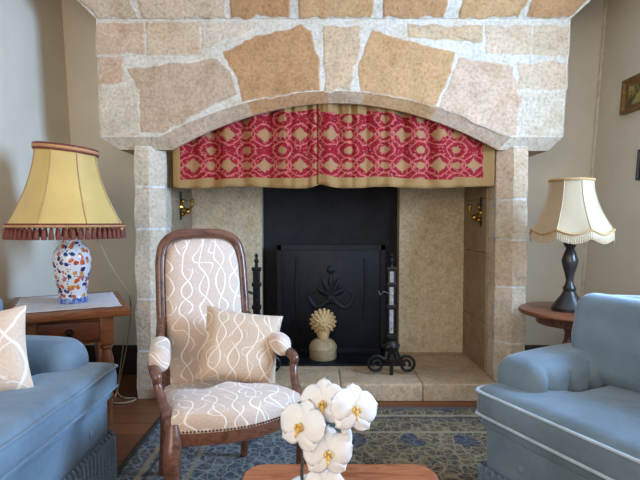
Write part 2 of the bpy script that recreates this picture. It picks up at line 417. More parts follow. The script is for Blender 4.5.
def tube(pts, rad, seg=10, bm=None, n=6, flat=1.0, up=None, smooth=True):
    """tube along a smoothed path; rad = number or list per control point"""
    own = bm is None
    if own: bm = bmesh.new()
    rads = rad if isinstance(rad, (list, tuple)) else [rad]*len(pts)
    if smooth:
        path = catmull(pts, n); rp = [v.x for v in catmull([Vector((r, 0, 0)) for r in rads], n)]
    else: path = [Vector(p) for p in pts]; rp = list(rads)
    rings = []; nrm = None
    for i, p in enumerate(path):
        t = (path[min(i+1, len(path)-1)] - path[max(i-1, 0)]).normalized()
        if nrm is None:
            nrm = Vector(up) if up else (Vector((0,0,1)) if abs(t.z) < 0.9 else Vector((1,0,0)))
        nrm = (nrm - t*nrm.dot(t))
        if nrm.length < 1e-6: nrm = t.orthogonal()
        nrm.normalize(); bi = t.cross(nrm)
        rings.append([bm.verts.new(p + nrm*math.cos(2*PI*k/seg)*rp[i]*flat + bi*math.sin(2*PI*k/seg)*rp[i]) for k in range(seg)])
    for k in range(len(rings)-1):
        for i in range(seg):
            j = (i+1) % seg; bm.faces.new((rings[k][i], rings[k][j], rings[k+1][j], rings[k+1][i]))
    bm.faces.new(rings[0][::-1]); bm.faces.new(rings[-1])
    return bm
def ball(bm, c, r, seg=10, sc=(1,1,1)):
    bmesh.ops.create_uvsphere(bm, u_segments=seg, v_segments=max(6, seg//2+2), radius=r, matrix=Matrix.Translation(c) @ Matrix.Diagonal((*sc, 1)))
    return bm
def pillow(hx, hz, th, seed=0, n=18, name_uv=True):
    """square scatter cushion, upright in xz, thickness along y, pinched corners"""
    bm = bmesh.new(); uv = bm.loops.layers.uv.new('UVMap')
    sides = []
    for sg in (-1, 1):
        g = []
        for i in range(n+1):
            row = []
            for j in range(n+1):
                u = -1 + 2*i/n; v = -1 + 2*j/n
                pinch = 1 - 0.07*(1-abs(u)**2)*abs(v)**3; pin2 = 1 - 0.07*(1-abs(v)**2)*abs(u)**3
                t = th*((1-u**4)*(1-v**4))**0.55
                nz = noise.noise(Vector((u*1.6+seed, v*1.6, sg*3)))*0.012
                row.append(bm.verts.new((u*hx*pin2, sg*t + nz*(1-u*u)*(1-v*v), v*hz*pinch)))
            g.append(row)
        sides.append(g)
        for i in range(n):
            for j in range(n):
                q = [(i,j),(i+1,j),(i+1,j+1),(i,j+1)]
                if sg > 0: q = q[::-1]
                f = bm.faces.new([g[a][b] for a, b in q])
                for lp, (a, b) in zip(f.loops, q): lp[uv].uv = ((a/n)*2*hx + seed, (b/n)*2*hz + sg)
    bmesh.ops.remove_doubles(bm, verts=bm.verts[:], dist=1e-5)
    return bm
def planar_uv(bm, fn):
    uv = bm.loops.layers.uv.verify()
    for f in bm.faces:
        for lp in f.loops: lp[uv].uv = fn(lp.vert.co, f.normal)

def tint_layer(bm): return bm.loops.layers.float_color.get('tint') or bm.loops.layers.float_color.new('tint')
def paint(faces, lay, c):
    for f in faces:
        for lp in f.loops: lp[lay] = c
def jitter_poly(pts, step, amp, seed):
    """densify and roughen a 2-D outline"""
    out = []; k = len(pts)
    for i in range(k):
        a = Vector(pts[i]); b = Vector(pts[(i+1) % k]); d = b-a; n = max(1, int(d.length/step))
        nr = Vector((-d.y, d.x)).normalized() if d.length > 0 else Vector((0, 0))
        for j in range(n):
            p = a + d*j/n
            o = noise.noise(Vector((p.x*14, p.y*14, seed)))*amp + noise.noise(Vector((p.x*45, p.y*45, seed)))*amp*0.5
            out.append(p + nr*o)
    return out
def stone_relief(bm, lay, outline, to3, depth, col, seed):
    """one dressed stone standing proud of the mortar bed; to3(a,b,d) maps plane coords + height to 3-D"""
    pts = jitter_poly(outline, 0.025, 0.016, seed)
    c = sum(pts, Vector((0, 0)))/len(pts)
    md = sum((p-c).length for p in pts)/len(pts)
    rings = []
    for ins, d in ((-0.003, -0.001), (0.004, depth*0.5), (0.011, depth)):
        rings.append([bm.verts.new(to3(*(c + (p-c)*(1 - ins/max((p-c).length, 0.02))), d)) for p in pts])
    n = len(pts); tones = [tuple(0.75*m + 0.25*k for m, k in zip(MORTAR, col)), tuple(0.25*m + 0.75*k for m, k in zip(MORTAR, col)), col]
    for (A, B), (ca, cb) in zip(((rings[0], rings[1]), (rings[1], rings[2])), ((tones[0], tones[1]), (tones[1], tones[2]))):
        for i in range(n):
            f = bm.faces.new((A[i], A[(i+1) % n], B[(i+1) % n], B[i]))
            for lp, cc in zip(f.loops, (ca, ca, cb, cb)): lp[lay] = cc
    cv_ = bm.verts.new(to3(c.x, c.y, depth))
    paint([bm.faces.new((rings[2][i], rings[2][(i+1) % n], cv_)) for i in range(n)], lay, col)

# ------------------------------------------------------------------ the room
YB = 3.30      # back wall
XL0, XL1 = -1.625, -1.745   # left wall at floor / at 2.6 m (the old walls lean)
XR0, XR1 = 1.775, 1.935
ZC = 2.62
YR = -1.6
def lean(x0, x1, z): return x0 + (x1-x0)*z/2.6
struct('floor', box((-2.2, YR-0.1, -0.06), (2.3, YB+0.5, 0.0)), M['floor'], smooth=False)
struct('ceiling', box((-2.2, YR-0.1, ZC), (2.3, YB+0.5, ZC+0.1)), M['ceiling'], smooth=False)
def skew(bm, x0, x1):
    for v in bm.verts:
        v.co.x += lean(0, x1-x0, v.co.z)
    return bm
struct('wall_left', skew(box((XL0-0.15, YR-0.1, -0.02), (XL0, YB+0.1, ZC+0.02)), XL0, XL1), M['wall'], smooth=False)
bm = bmesh.new()
wy0, wy1, wz0, wz1 = 1.05, 1.85, 0.95, 2.05
add_box(bm, (XR0, wy1, -0.02), (XR0+0.15, YB+0.1, ZC+0.02)); add_box(bm, (XR0, YR-0.1, -0.02), (XR0+0.15, wy0, ZC+0.02))
add_box(bm, (XR0, wy0, -0.02), (XR0+0.15, wy1, wz0)); add_box(bm, (XR0, wy0, wz1), (XR0+0.15, wy1, ZC+0.02))
struct('wall_right', skew(bm, XR0, XR1), M['wall'], smooth=False)
bm = bmesh.new()
add_box(bm, (-2.1, YB, -0.02), (-1.0, YB+0.12, ZC+0.02)); add_box(bm, (1.12, YB, -0.02), (2.2, YB+0.12, ZC+0.02)); add_box(bm, (-1.0, YB, 1.62), (1.12, YB+0.12, ZC+0.02))
struct('wall_back', bm, M['wall'], smooth=False)
bm = bmesh.new()
add_box(bm, (-2.2, YR-0.1, -0.02), (-1.5, YR, ZC)); add_box(bm, (0.3, YR-0.1, -0.02), (2.3, YR, ZC)); add_box(bm, (-1.5, YR-0.1, -0.02), (0.3, YR, 0.7)); add_box(bm, (-1.5, YR-0.1, 2.3), (0.3, YR, ZC))
struct('wall_rear', bm, M['wall'], smooth=False)
# skirting
struct('baseboard_left', box((XL0-0.01, YR, 0), (XL0+0.022, YB, 0.20), 0.004), M['baseboard'])
bm = bmesh.new(); add_box(bm, (XL0, YB-0.022, 0), (-1.085, YB+0.01, 0.20)); struct('baseboard_back', bm, M['baseboard'], smooth=False)
struct('baseboard_right', box((1.23, YB-0.022, 0), (XR0+0.01, YB+0.01, 0.20)), M['baseboard'], smooth=False)
bm = box((XR0-0.016, YB-0.016, 0.2), (XR0+0.01, YB+0.004, ZC)); struct('trim_1', skew(bm, XR0, XR1), M['trim'], smooth=False)
# window frame in the right-hand wall
bm = bmesh.new(); xw = XR0+0.16
for lo, hi in (((xw, wy0-0.02, wz0-0.03), (xw+0.05, wy1+0.02, wz0+0.03)), ((xw, wy0-0.02, wz1-0.03), (xw+0.05, wy1+0.02, wz1+0.03)),
               ((xw, wy0-0.03, wz0), (xw+0.05, wy0+0.03, wz1)), ((xw, wy1-0.03, wz0), (xw+0.05, wy1+0.03, wz1)), ((xw, 1.435, wz0), (xw+0.05, 1.465, wz1))):
    add_box(bm, lo, hi)
struct('window_1', bm, M['trim'], smooth=False)

# ------------------------------------------------------------------ fireplace
YF = 2.80
fire = thing('fireplace', 'wide stone fireplace with an arched hood of tan and grey blocks', 'fireplace', (0.07, YF, 0))
FO = Vector((0.07, YF, 0))
def PF(px, py, Y=YF): p = at(px, py, Y); return (p.x, p.z)
MORTAR = srgb(208, 200, 186)
GREY = srgb(188, 164, 140); PALE = srgb(202, 180, 154); PINK = srgb(200, 172, 148); TAN = srgb(180, 138, 98); TAN2 = srgb(188, 150, 108); WHITE = srgb(204, 190, 170); DUN = srgb(196, 170, 138)

# hood: arch curve (front lip and inner lip)
def arch_inner(px):   # lower edge of the chamfer, pixel y
    t = (px - 335)/163.0
    return 103 + 47*(abs(t)**1.95)
def arch_outer(px):
    t = (px - 335)/176.0
    return 91 + 46*(abs(t)**2.0)
bm = bmesh.new(); lay = tint_layer(bm)
N = 48
xo = [159 + (511-159)*i/N for i in range(N+1)]; xi = [172 + (498-172)*i/N for i in range(N+1)]
outer = [(100, 137)] + [(x, arch_outer(x)) for x in xo] + [(563, 137)]
inner = [(120, 150)] + [(x, arch_inner(x)) for x in xi] + [(548, 151)]
YC = YF + 0.055; YD = YF + 0.06
ptsF = [Vector((PF(x, y)[0], YF, PF(x, y)[1])) for x, y in outer]
ptsC = [Vector((PF(x, y, YC)[0], YC, PF(x, y, YC)[1])) for x, y in inner]
zt = PF(320, 19)[1]
xl, xr = PF(96, 19)[0], PF(571, 19)[0]
def V3(p): return bm.verts.new(Vector(p) - FO)
# front face strips up to the top line
topF = []
for i, p in enumerate(ptsF):
    f = (p.x - ptsF[0].x)/(ptsF[-1].x - ptsF[0].x)
    topF.append(Vector((xl + (xr-xl)*f, YF, zt)))
vF = [V3(p) for p in ptsF]; vT = [V3(p) for p in topF]; vC = [V3(p) for p in ptsC]
vD = [V3(p + Vector((0, 0.02, 0))) for p in ptsC]
vTb = [V3((p.x, YB, zt)) for p in topF]
# chamfer faces share their own vertices so tints stay separate
def chtint(i):
    x = outer[min(i, len(outer)-1)][0]
    if x < 159: return WHITE
    if x < 240: return GREY
    if x < 321: return TAN
    if x < 361: return GREY
    if x < 434: return TAN2
    if x < 511: return GREY
    return WHITE
for i in range(len(vF)-1):
    paint([bm.faces.new((vF[i], vF[i+1], vT[i+1], vT[i]))], lay, MORTAR)
    paint([bm.faces.new((vC[i], vC[i+1], vF[i+1], vF[i]))], lay, chtint(i))
    paint([bm.faces.new((vD[i], vD[i+1], vC[i+1], vC[i]))], lay, GREY)
    paint([bm.faces.new((vT[i], vT[i+1], vTb[i+1], vTb[i]))], lay, GREY)
# back skin of the front slab and side returns
vDb = [V3((p.x, YD+0.02, zt)) for p in topF]
for i in range(len(vF)-1): paint([bm.faces.new((vDb[i], vDb[i+1], vD[i+1], vD[i]))], lay, srgb(70, 60, 52))
for k, xs in ((0, -1), (len(vF)-1, 1)):
    p = ptsF[k]; q = ptsC[k]
    a = V3((p.x, YB, p.z)); b = V3((topF[k].x, YB, zt)); c = V3((q.x, YB, q.z))
    paint([bm.faces.new((vF[k], vT[k], b, a)), bm.faces.new((vC[k], vF[k], a, c))], lay, WHITE)
# undersides over the jambs (flat soffit left and right)
for k0, k1, xin in ((0, 1, -0.93), (len(vF)-2, len(vF)-1, 1.05)):
    q0, q1 = ptsC[k0], ptsC[k1]
    za = q0.z
    paint([bm.faces.new((V3(q0), V3(q1), V3((q1.x, YB, q1.z)), V3((q0.x, YB, q0.z))))], lay, GREY)
# stones
SF = [
 (((98,24),(143,24),(143,53),(98,54)), PINK), (((148,23),(199,23),(198,54),(148,55)), PALE), (((204,24),(258,24),(238,36),(204,48)), WHITE),
 (((99,59),(123,58),(122,82),(100,83)), PINK), (((129,70),(182,65),(216,61),(227,73),(236,94),(198,111),(163,130),(142,131),(141,93)), GREY),
 (((101,89),(138,90),(139,134),(101,135)), WHITE),
 (((225,53),(247,41),(283,32),(300,27),(308,33),(317,62),(319,90),(280,93),(243,101),(240,77)), TAN),
 (((324,28),(358,28),(360,41),(350,88),(326,90)), DUN),
 (((373,32),(454,53),(450,73),(434,105),(398,95),(362,91),(361,65),(367,45)), TAN2),
 (((409,25),(481,26),(481,42),(410,37)), DUN), (((460,59),(513,69),(515,87),(519,97),(515,134),(500,132),(470,117),(440,106),(450,85)), PINK),
 (((487,27),(530,27),(530,54),(488,53)), PALE), (((535,26),(568,26),(567,54),(535,54)), PALE),
 (((519,64),(566,62),(565,88),(520,89)), PALE), (((523,94),(564,93),(562,134),(521,135)), WHITE)]
for i, (pl, c) in enumerate(SF):
    cx_ = sum(p[0] for p in pl)/len(pl); cy_ = sum(p[1] for p in pl)/len(pl)
    pl2 = []
    for x_, y_ in pl:
        d_ = math.hypot(x_-cx_, y_-cy_); k_ = 1 + 2.2/max(d_, 1)
        pl2.append((cx_ + (x_-cx_)*k_, cy_ + (y_-cy_)*k_))
    stone_relief(bm, lay, [PF(*p) for p in pl2], lambda a, b, d: Vector((a, YF - d, b)) - FO, 0.003, c, i*3.1)
obj('hood', bm, M['stone'], fire, smooth=False)

# corbelled course flaring out above the hood
bm = bmesh.new(); lay = tint_layer(bm)
z0 = zt + 0.002; rise = ZC - z0 - 0.001; RUN = 1.0
run = rise*RUN
lo_ = [(xl, YF), (xr, YF), (xr, YB), (xl, YB)]; hi_ = [(xl-run, YF-run), (xr+run, YF-run), (xr+run, YB), (xl-run, YB)]
va = [V3((x, y, z0)) for x, y in lo_]; vb = [V3((x, y, z0+rise)) for x, y in hi_]
for i in range(4): bm.faces.new((va[i], va[(i+1) % 4], vb[(i+1) % 4], vb[i]))
bm.faces.new(va[::-1]); bm.faces.new(vb)
paint(bm.faces[:], lay, MORTAR)
def PS(px, py):      # pixel onto the sloping front face: coords (x, slant height)
    x = (px-320)/FPX; u = (240-py)/FPX
    dy = math.cos(PITCH) + u*math.sin(PITCH); dz = u*math.cos(PITCH) - math.sin(PITCH)
    k = (z0 - EYE + YF/RUN)/(dz + dy/RUN)
    return (x*k, dz*k + EYE - z0)
for i, (p_, c) in enumerate([((98, 138, 134, 96), PALE), ((143, 226, 226, 139), PALE), ((231, 289, 290, 230), TAN), ((299, 371, 373, 299), TAN2), ((383, 444, 447, 383), TAN), ((459, 519, 525, 461), TAN2), ((526, 568, 574, 530), TAN)]):
    q0 = PS(p_[0], 18); q1 = PS(p_[1], 18); q2 = PS(p_[2], 5); q3 = PS(p_[3], 5)
    e2 = ((q2[0]-q1[0])/(q2[1]-q1[1]), (q3[0]-q0[0])/(q3[1]-q0[1])); h = 0.26
    if i == 6: e2 = (1.0*RUN, e2[1])
    if i == 0: e2 = (e2[0], -1.0*RUN)
    q = [q0, q1, (q1[0] + e2[0]*(h-q1[1]), h), (q0[0] + e2[1]*(h-q0[1]), h)]
    stone_relief(bm, lay, q, lambda a_, b_, d: Vector((a_, YF - b_*RUN - d*0.7, z0 + b_ - d*0.7)) - FO, 0.008, c, 60+i*2.3)
obj('flared_course', bm, M['stone'], fire, smooth=False)

# jambs: stacked blocks with a chamfered inner arris
def jamb(xout, xin, joints, cols, seed):
    bm = bmesh.new(); lay = tint_layer(bm)
    s = 1 if xin > xout else -1
    ztop = 1.495
    def plan(g, z):
        j = lambda k: noise.noise(Vector((z*7, k, seed)))*0.010
        return [(xout - s*g*0 + s*(-g) + j(1), YF+0.02-g*0), (xin - s*0.075 + j(2)*0.6, YF+0.02), (xin + s*0.0 + j(3)*0.4, YF+0.095), (xin + s*0.015*(s < 0), YB), (xout, YB)]
    prev_top = 0.0
    zs = [0.0] + joints + [ztop]
    for bi in range(len(zs)-1):
        a, b = zs[bi] + (0.006 if bi else 0), zs[bi+1] - 0.006
        n = max(2, int((b-a)/0.06)); rings = []
        for k in range(n+1):
            z = a + (b-a)*k/n; g = 0.0
            ins = 0.008 if k in (0, n) else 0
            pl = plan(g, z)
            cx = sum(p[0] for p in pl)/5; cy = sum(p[1] for p in pl)/5
            rings.append([bm.verts.new(Vector((p[0]+(cx-p[0])*ins*3, p[1]+(cy-p[1])*ins*3, z)) - FO) for p in pl])
        fs = []
        for k in range(n):
            for i in range(5): fs.append(bm.faces.new((rings[k][i], rings[k][(i+1) % 5], rings[k+1][(i+1) % 5], rings[k+1][i])))
        fs += [bm.faces.new(rings[0][::-1]), bm.faces.new(rings[-1])]
        paint(fs, lay, cols[bi % len(cols)])
    # mortar core
    pl = [(xout + s*0.006, YF+0.026), (xin - s*0.078, YF+0.026), (xin - s*0.006, YF+0.099), (xin - s*0.006, YB-0.004), (xout + s*0.006, YB-0.004)]
    r0 = [bm.verts.new(Vector((x, y, 0.002)) - FO) for x, y in pl]; r1 = [bm.verts.new(Vector((x, y, ztop-0.002)) - FO) for x, y in pl]
    fs = [bm.faces.new((r0[i], r0[(i+1) % 5], r1[(i+1) % 5], r1[i])) for i in range(5)]
    paint(fs, lay, srgb(214, 216, 214))
    return obj('jamb', bm, M['stone'], fire, smooth=False)
zj = lambda y: PF(320, y, YF)[1]
jamb(-1.085, -0.925, [zj(352), zj(300), zj(229), zj(186)], [PALE, PALE, WHITE, WHITE, WHITE], 2.0)
jamb(1.215, 1.056, [zj(345), zj(288), zj(240), zj(199)], [WHITE, WHITE, PALE, WHITE, PALE], 5.0)

# firebox: cheeks beyond the jambs, back panels, sooty recess, hearth
YK = 3.465
DIRTY = srgb(178, 160, 128); DIRTY2 = srgb(156, 134, 106)
for nm, x0, x1 in (('firebox_cheek', -1.08, -0.922), ('firebox_cheek', 1.036, 1.20)):
    bm = bmesh.new(); lay = tint_layer(bm)
    zz = [0.0, 0.42, 0.86, 1.2, 1.62]
    for k in range(4):
        add_box(bm, (x0-0.07, YB-YF-0.3, zz[k]), (x1-0.07, YK+0.2-YF, zz[k+1]-0.004))
    paint(bm.faces[:], lay, DIRTY2); obj(nm, bm, M['stone'], fire, smooth=False)
xa = at(262, 300, YK).x; xb = at(399, 300, YK).x
bm = bmesh.new(); lay = tint_layer(bm)
bm.free()
for x0, x1 in ((-1.0, xa), (xb, 1.1)):
    bm = bmesh.new(); lay = tint_layer(bm); add_box(bm, (x0-0.07, YK-YF, 0), (x1-0.07, YK+0.2-YF, 1.62))
    paint(bm.faces[:], lay, srgb(206, 190, 160)); obj('back_panel', bm, M['stone'], fire, smooth=False)
bm = bmesh.new(); add_box(bm, (xa-0.07-0.02, YK+0.10-YF, 0), (xb-0.07+0.02, YK+0.2-YF, 1.62)); obj('sooty_back', bm, M['soot'], fire, smooth=False, label='soot blackened back of the firebox')
bm = bmesh.new(); add_box(bm, (-1.0-0.07, 0.21, 1.6), (1.12-0.07, YK+0.2-YF, 1.66)); obj('flue_cover', bm, M['soot'], fire, smooth=False)
bm = bmesh.new(); lay = tint_layer(bm)
HZ = 0.106
cuts = [-0.925, -0.35, 0.12, 0.60, 1.045]
for k in range(4):
    before = set(bm.faces)
    b2 = box((cuts[k]-0.07+0.0008, -0.03, 0.0), (cuts[k+1]-0.07-0.0008, 0.27, HZ), 0.012, 3)
    m2 = bpy.data.meshes.new('tmp'); b2.to_mesh(m2); b2.free(); bm.from_mesh(m2); bpy.data.meshes.remove(m2)
    add_box(bm, (cuts[k]-0.07+0.002+0.1*(k in (1, 2)), 0.272, 0.0), (cuts[k+1]-0.07-0.002+0.1*(k in (0, 1)), YK+0.15-YF, HZ-0.002))
paint(bm.faces[:], lay, srgb(184, 160, 130)); obj('hearth', bm, M['stone'], fire)

# cast-iron fireback and floor plate
pl0 = at(277, 245, 3.42); pl1 = at(385, 245, 3.42)
fb = thing('fireback', 'black cast-iron fireback plate with raised crest standing at the back of the hearth', 'fireback', ((pl0.x+pl1.x)/2, 3.42, HZ+0.012))
hw = (pl1.x-pl0.x)/2; ht = pl0.z - HZ - 0.012
obj('plate', box((-hw, 0, 0), (hw, 0.035, ht), 0.004), M['iron'], fb)
bm = bmesh.new()
for lo, hi in (((-hw, -0.014, 0), (-hw+0.03, 0.002, ht)), ((hw-0.03, -0.014, 0), (hw, 0.002, ht)), ((-hw, -0.014, ht-0.035), (hw, 0.002, ht)), ((-hw, -0.014, 0), (hw, 0.002, 0.03))): add_box(bm, lo, hi)
obj('border', bm, M['iron'], fb, smooth=False)
bm = bmesh.new()
cz = ht*0.60
for k in range(5):
    a = math.radians(-70 + 35*k)
    p = Vector((math.sin(a)*0.11, 0, math.cos(a)*0.14))
    tube([(0, -0.004, cz-0.06), (p.x*0.6, -0.012, cz-0.06+p.z*0.7), (p.x, -0.008, cz-0.04+p.z)], [0.012, 0.02, 0.006], 8, bm)
for sx in (-1, 1):
    tube([(0, -0.006, cz-0.08), (sx*0.10, -0.012, cz-0.14), (sx*0.16, -0.01, cz-0.06), (sx*0.12, -0.008, cz-0.02)], [0.014, 0.018, 0.012, 0.008], 8, bm)
    tube([(sx*0.24, -0.006, cz-0.22), (sx*0.25, -0.01, cz), (sx*0.24, -0.006, cz+0.22)], 0.010, 8, bm)
ball(bm, (0, -0.006, cz-0.08), 0.035, 12, (1, 0.5, 1.1)); ball(bm, (0, -0.004, cz+0.13), 0.03, 12, (1, 0.5, 1.0))
for v in bm.verts: v.co.y = -0.002 + (v.co.y+0.004)*0.5
obj('crest', bm, M['iron'], fb)
bp0 = at_z(268, 366, HZ); bp1 = at_z(392, 366, HZ)
tag(obj('hearth_plate', box((bp0.x, bp0.y, HZ-0.001), (xb-0.01, 3.545, HZ+0.012), 0.003), M['iron']), 'flat black iron plate on the hearth floor under the fireback', 'hearth plate')

# round stoneware ornament
oy = 3.27
oc = at(323, 357, oy)
orn = thing('flower_ornament', 'cream ornament shaped like a petalled flower head on a round domed box', 'ornament', (oc.x, oy, HZ+0.012))
R = 0.093
obj('drum', lathe([(R*0.95, 0), (R, 0.006), (R, 0.062), (R*0.96, 0.066)], 36), M['drum'], orn)
obj('domed_lid', lathe([(R*1.02, 0.067), (R*1.03, 0.085), (R*0.9, 0.11), (R*0.62, 0.13), (R*0.3, 0.138), (0.012, 0.14)], 36), M['drum'], orn)
bm = bmesh.new()
tube([(0, 0, 0.135), (0, 0, 0.19)], [0.035, 0.05], 14, bm)
cz = 0.252
for ring, (rr, nn, ln, yy) in enumerate([(0.076, 17, 0.020, 0.0), (0.060, 15, 0.020, -0.020), (0.041, 11, 0.019, -0.036), (0.020, 7, 0.015, -0.047)]):
    for k in range(nn):
        a = 2*PI*(k + 0.5*(ring % 2))/nn
        d = Vector((math.cos(a), 0, math.sin(a)))
        c0 = Vector((0, yy, cz)) + d*(rr-ln*0.3)
        tube([c0 - d*ln*0.5 + Vector((0, 0.01, 0)), c0 + Vector((0, -0.008, 0)), c0 + d*ln + Vector((0, -0.002, 0))], [0.011, 0.0155, 0.008], 7, bm, 4)
ball(bm, (0, 0.0, cz), 0.066, 18, (1, 0.6, 1)); ball(bm, (0, -0.04, cz), 0.014)
obj('flower_head', bm, M['ornament'], orn, label='cream flower head of overlapping pointed petals')

# andirons
def andiron(px, label, plate='steel'):
    p = at(px, 377, 2.95)
    a = thing('andiron', label, 'andiron', (p.x, 2.95, HZ), 0, 'pair of tall iron andirons')
    # scroll feet in the front plane
    for s in (-1, 1):
        pts = [(0, 0, 0.17), (s*0.03, -0.005, 0.13), (s*0.035, -0.01, 0.10)]
        cx, cz = s*0.095, 0.066
        for k in range(17):
            t = k/16; ang = PI*0.75 - t*PI*3.0; r = 0.056*(1-0.72*t)
            pts.append((cx - s*math.cos(ang)*r*-1 if s < 0 else cx + math.cos(ang)*r, -0.014, cz + math.sin(ang)*r))
        obj('scroll_foot', tube(pts, [0.011]*3 + [0.0095]*17, 8, None, 3), M['wrought'], a)
    bm = lathe([(0.012, 0.06), (0.03, 0.075), (0.036, 0.10), (0.024, 0.13), (0.03, 0.15), (0.044, 0.175), (0.036, 0.205), (0.026, 0.215), (0.034, 0.23), (0.02, 0.24)], 18)
    for k in range(8):
        t = 2*PI*k/8; ball(bm, (math.cos(t)*0.042, math.sin(t)*0.042, 0.178), 0.013, 8)
    obj('collar', bm, M['wrought'], a)
    bm = box((-0.022, -0.011, 0.23), (0.022, 0.011, 0.66), 0.003)
    for zc in (0.24, 0.42, 0.56, 0.655):
        b2 = box((-0.029, -0.016, zc-0.012), (0.029, 0.016, zc+0.012), 0.004); m2 = bpy.data.meshes.new('t'); b2.to_mesh(m2); b2.free(); bm.from_mesh(m2); bpy.data.meshes.remove(m2)
    obj('upright', bm, M['wrought'], a)
    bm = box((-0.013, -0.0135, 0.26), (0.011, -0.010, 0.405)); add_box(bm, (-0.013, -0.0135, 0.435), (0.011, -0.010, 0.545)); add_box(bm, (-0.012, -0.0135, 0.575), (0.011, -0.010, 0.64))
    for k, zc in enumerate((0.29, 0.33, 0.37, 0.46, 0.50)): ball(bm, (0, -0.0135, zc), 0.008, 8, (1, 0.4, 1.4))
    obj('face_plate', bm, M[plate], a)
    obj('finial', lathe([(0.012, 0.665), (0.009, 0.69), (0.016, 0.705), (0.012, 0.715), (0.006, 0.725), (0.012, 0.737), (0.003, 0.752)], 14), M['wrought'], a)
    obj('hook', tube([(-0.015, 0, 0.50), (-0.05, -0.012, 0.515), (-0.075, -0.02, 0.50), (-0.085, -0.02, 0.525)], 0.008, 8), M['wrought'], a)
    obj('log_bar', tube([(0, 0.01, 0.15), (0, 0.2, 0.15), (0, 0.28, 0.12), (0, 0.30, 0.014)], 0.013, 8), M['wrought'], a)
    obj('foot', tube([(0.0, -0.005, 0.11), (0, -0.012, 0.05), (0, -0.02, 0.002)], 0.012, 8), M['wrought'], a)
    return a
andiron(391, 'tall iron andiron with scrolled feet standing right of the fireback')
andiron(257, 'dark iron andiron left of the fireback, mostly hidden behind the armchair', 'iron')

# brass brackets on the cheeks
def bracket(x, px, py, s, label):
    Y = x*FPX/(px-320)
    z = at(px, py, Y).z
    b = thing('wall_bracket', label, 'bracket', (x, Y, z), 0, 'brass brackets inside the fireplace')
    obj('back_plate', box((-0.004 if s > 0 else -0.006, -0.014, -0.085), (0.006 if s > 0 else 0.004, 0.014, 0.10), 0.003), M['wrought'], b)
    bm = bmesh.new(); bmesh.ops.create_cone(bm, cap_ends=True, segments=20, radius1=0.03, radius2=0.02, depth=0.014, matrix=Matrix.Translation((s*0.011, 0, 0.0)) @ Matrix.Rotation(s*PI/2, 4, 'Y'))
    ball(bm, (s*0.018, -0.008, -0.045), 0.017, 12); ball(bm, (s*0.016, -0.006, 0.038), 0.015, 12)
    obj('rosette', bm, M['brass'], b)
    obj('arm', tube([(s*0.01, 0, 0), (s*0.05, -0.02, -0.015), (s*0.08, -0.03, 0.0), (s*0.085, -0.03, 0.03)], [0.009, 0.007, 0.008, 0.012], 10), M['brass'], b)
    for c_, r_ in (((s*0.055, -0.03, -0.03), 0.02), ((s*0.085, -0.03, 0.038), 0.014)): obj('knob', ball(bmesh.new(), c_, r_, 14), M['brass'], b)
bracket(-0.920, 181, 207, 1, 'brass bracket on the left inner side of the fireplace')
bracket(1.036, 481, 213, -1, 'brass bracket on the right inner side of the fireplace')

# ------------------------------------------------------------------ valance
YV = 2.92
val = thing('valance', 'gathered red and tan medallion valance hanging under the stone arch', 'valance', (0.09, YV, 1.25))
def panel(px0, px1, seed, dy):
    bm = bmesh.new(); uv = bm.loops.layers.uv.new('UVMap'); hem = bm.verts.layers.float.new('hem')
    nx, nz = 150, 22
    xs0, xs1 = at(px0, 187, YV).x, at(px1, 187, YV).x
    g = []
    for i in range(nx+1):
        f = i/nx; px = px0 + (px1-px0)*f; x = xs0 + (xs1-xs0)*f; row = []
        top = at(px, arch_inner(max(172, min(498, px))) - 9, YV).z
        hemy = 187.5 + 1.0*math.sin(f*9+seed)
        if seed > 1: hemy += -4*math.exp(-(f/0.06)**2) + 1.5*math.exp(-((f-0.22)/0.1)**2)
        else: hemy += -3.0*math.exp(-((1-f)/0.05)**2)
        bot = at(px, hemy, YV).z
        mid = math.exp(-((px-345)/80)**2)
        for j in range(nz+1):
            t = j/nz; z = bot + (top-bot)*t
            fold = (math.sin(x*38+seed + 0.9*math.sin(x*9)) * 0.55 + math.sin(x*17+seed*2)*0.55)*0.026*(0.6+0.5*t)
            fine = math.sin(x*150 + 3*math.sin(x*31))*0.004*max(0, t-0.55)*2.2*mid
            for vp, vw, va_ in ((212, 5, .4), (243, 6, 1), (268, 4, .55), (291, 4, .9), (308, 3, .7), (337, 5, 1), (352, 3, .7), (366, 3, .6), (384, 5, 1), (402, 6, .95), (428, 5, .5), (455, 6, .4)):
                fold += 0.045*va_*math.exp(-((px-vp)/vw)**2)*(0.35+0.65*t)
            y = fold*0.85 - 0.006 + fine + dy + (0.006*math.sin(x*55) if j == 0 else 0)
            v = bm.verts.new((x-0.09, y, z-1.25))
            edge = min(z-bot-0.055, (top-z) - 0.03 - 0.075*mid, (x-xs0-0.045) if px0 < 200 else 9, (xs1-x-0.06) if px1 > 480 else 9)
            v[hem] = 1.0 if edge > 0 else 0.0
            row.append((v, x, z))
        g.append(row)
    for i in range(nx):
        for j in range(nz):
            q = (g[i][j], g[i+1][j], g[i+1][j+1], g[i][j+1])
            fc = bm.faces.new([a[0] for a in q])
            for lp, a in zip(fc.loops, q): lp[uv].uv = (a[1] + (0.80 if seed > 1 else 0.767), a[2] - 1.245)
    o = obj('curtain_panel', bm, M['valance'], val)
    md = o.modifiers.new('thickness', 'SOLIDIFY'); md.thickness = 0.003
panel(174, 321, 0.4, 0.0); panel(318, 493, 2.1, -0.006)

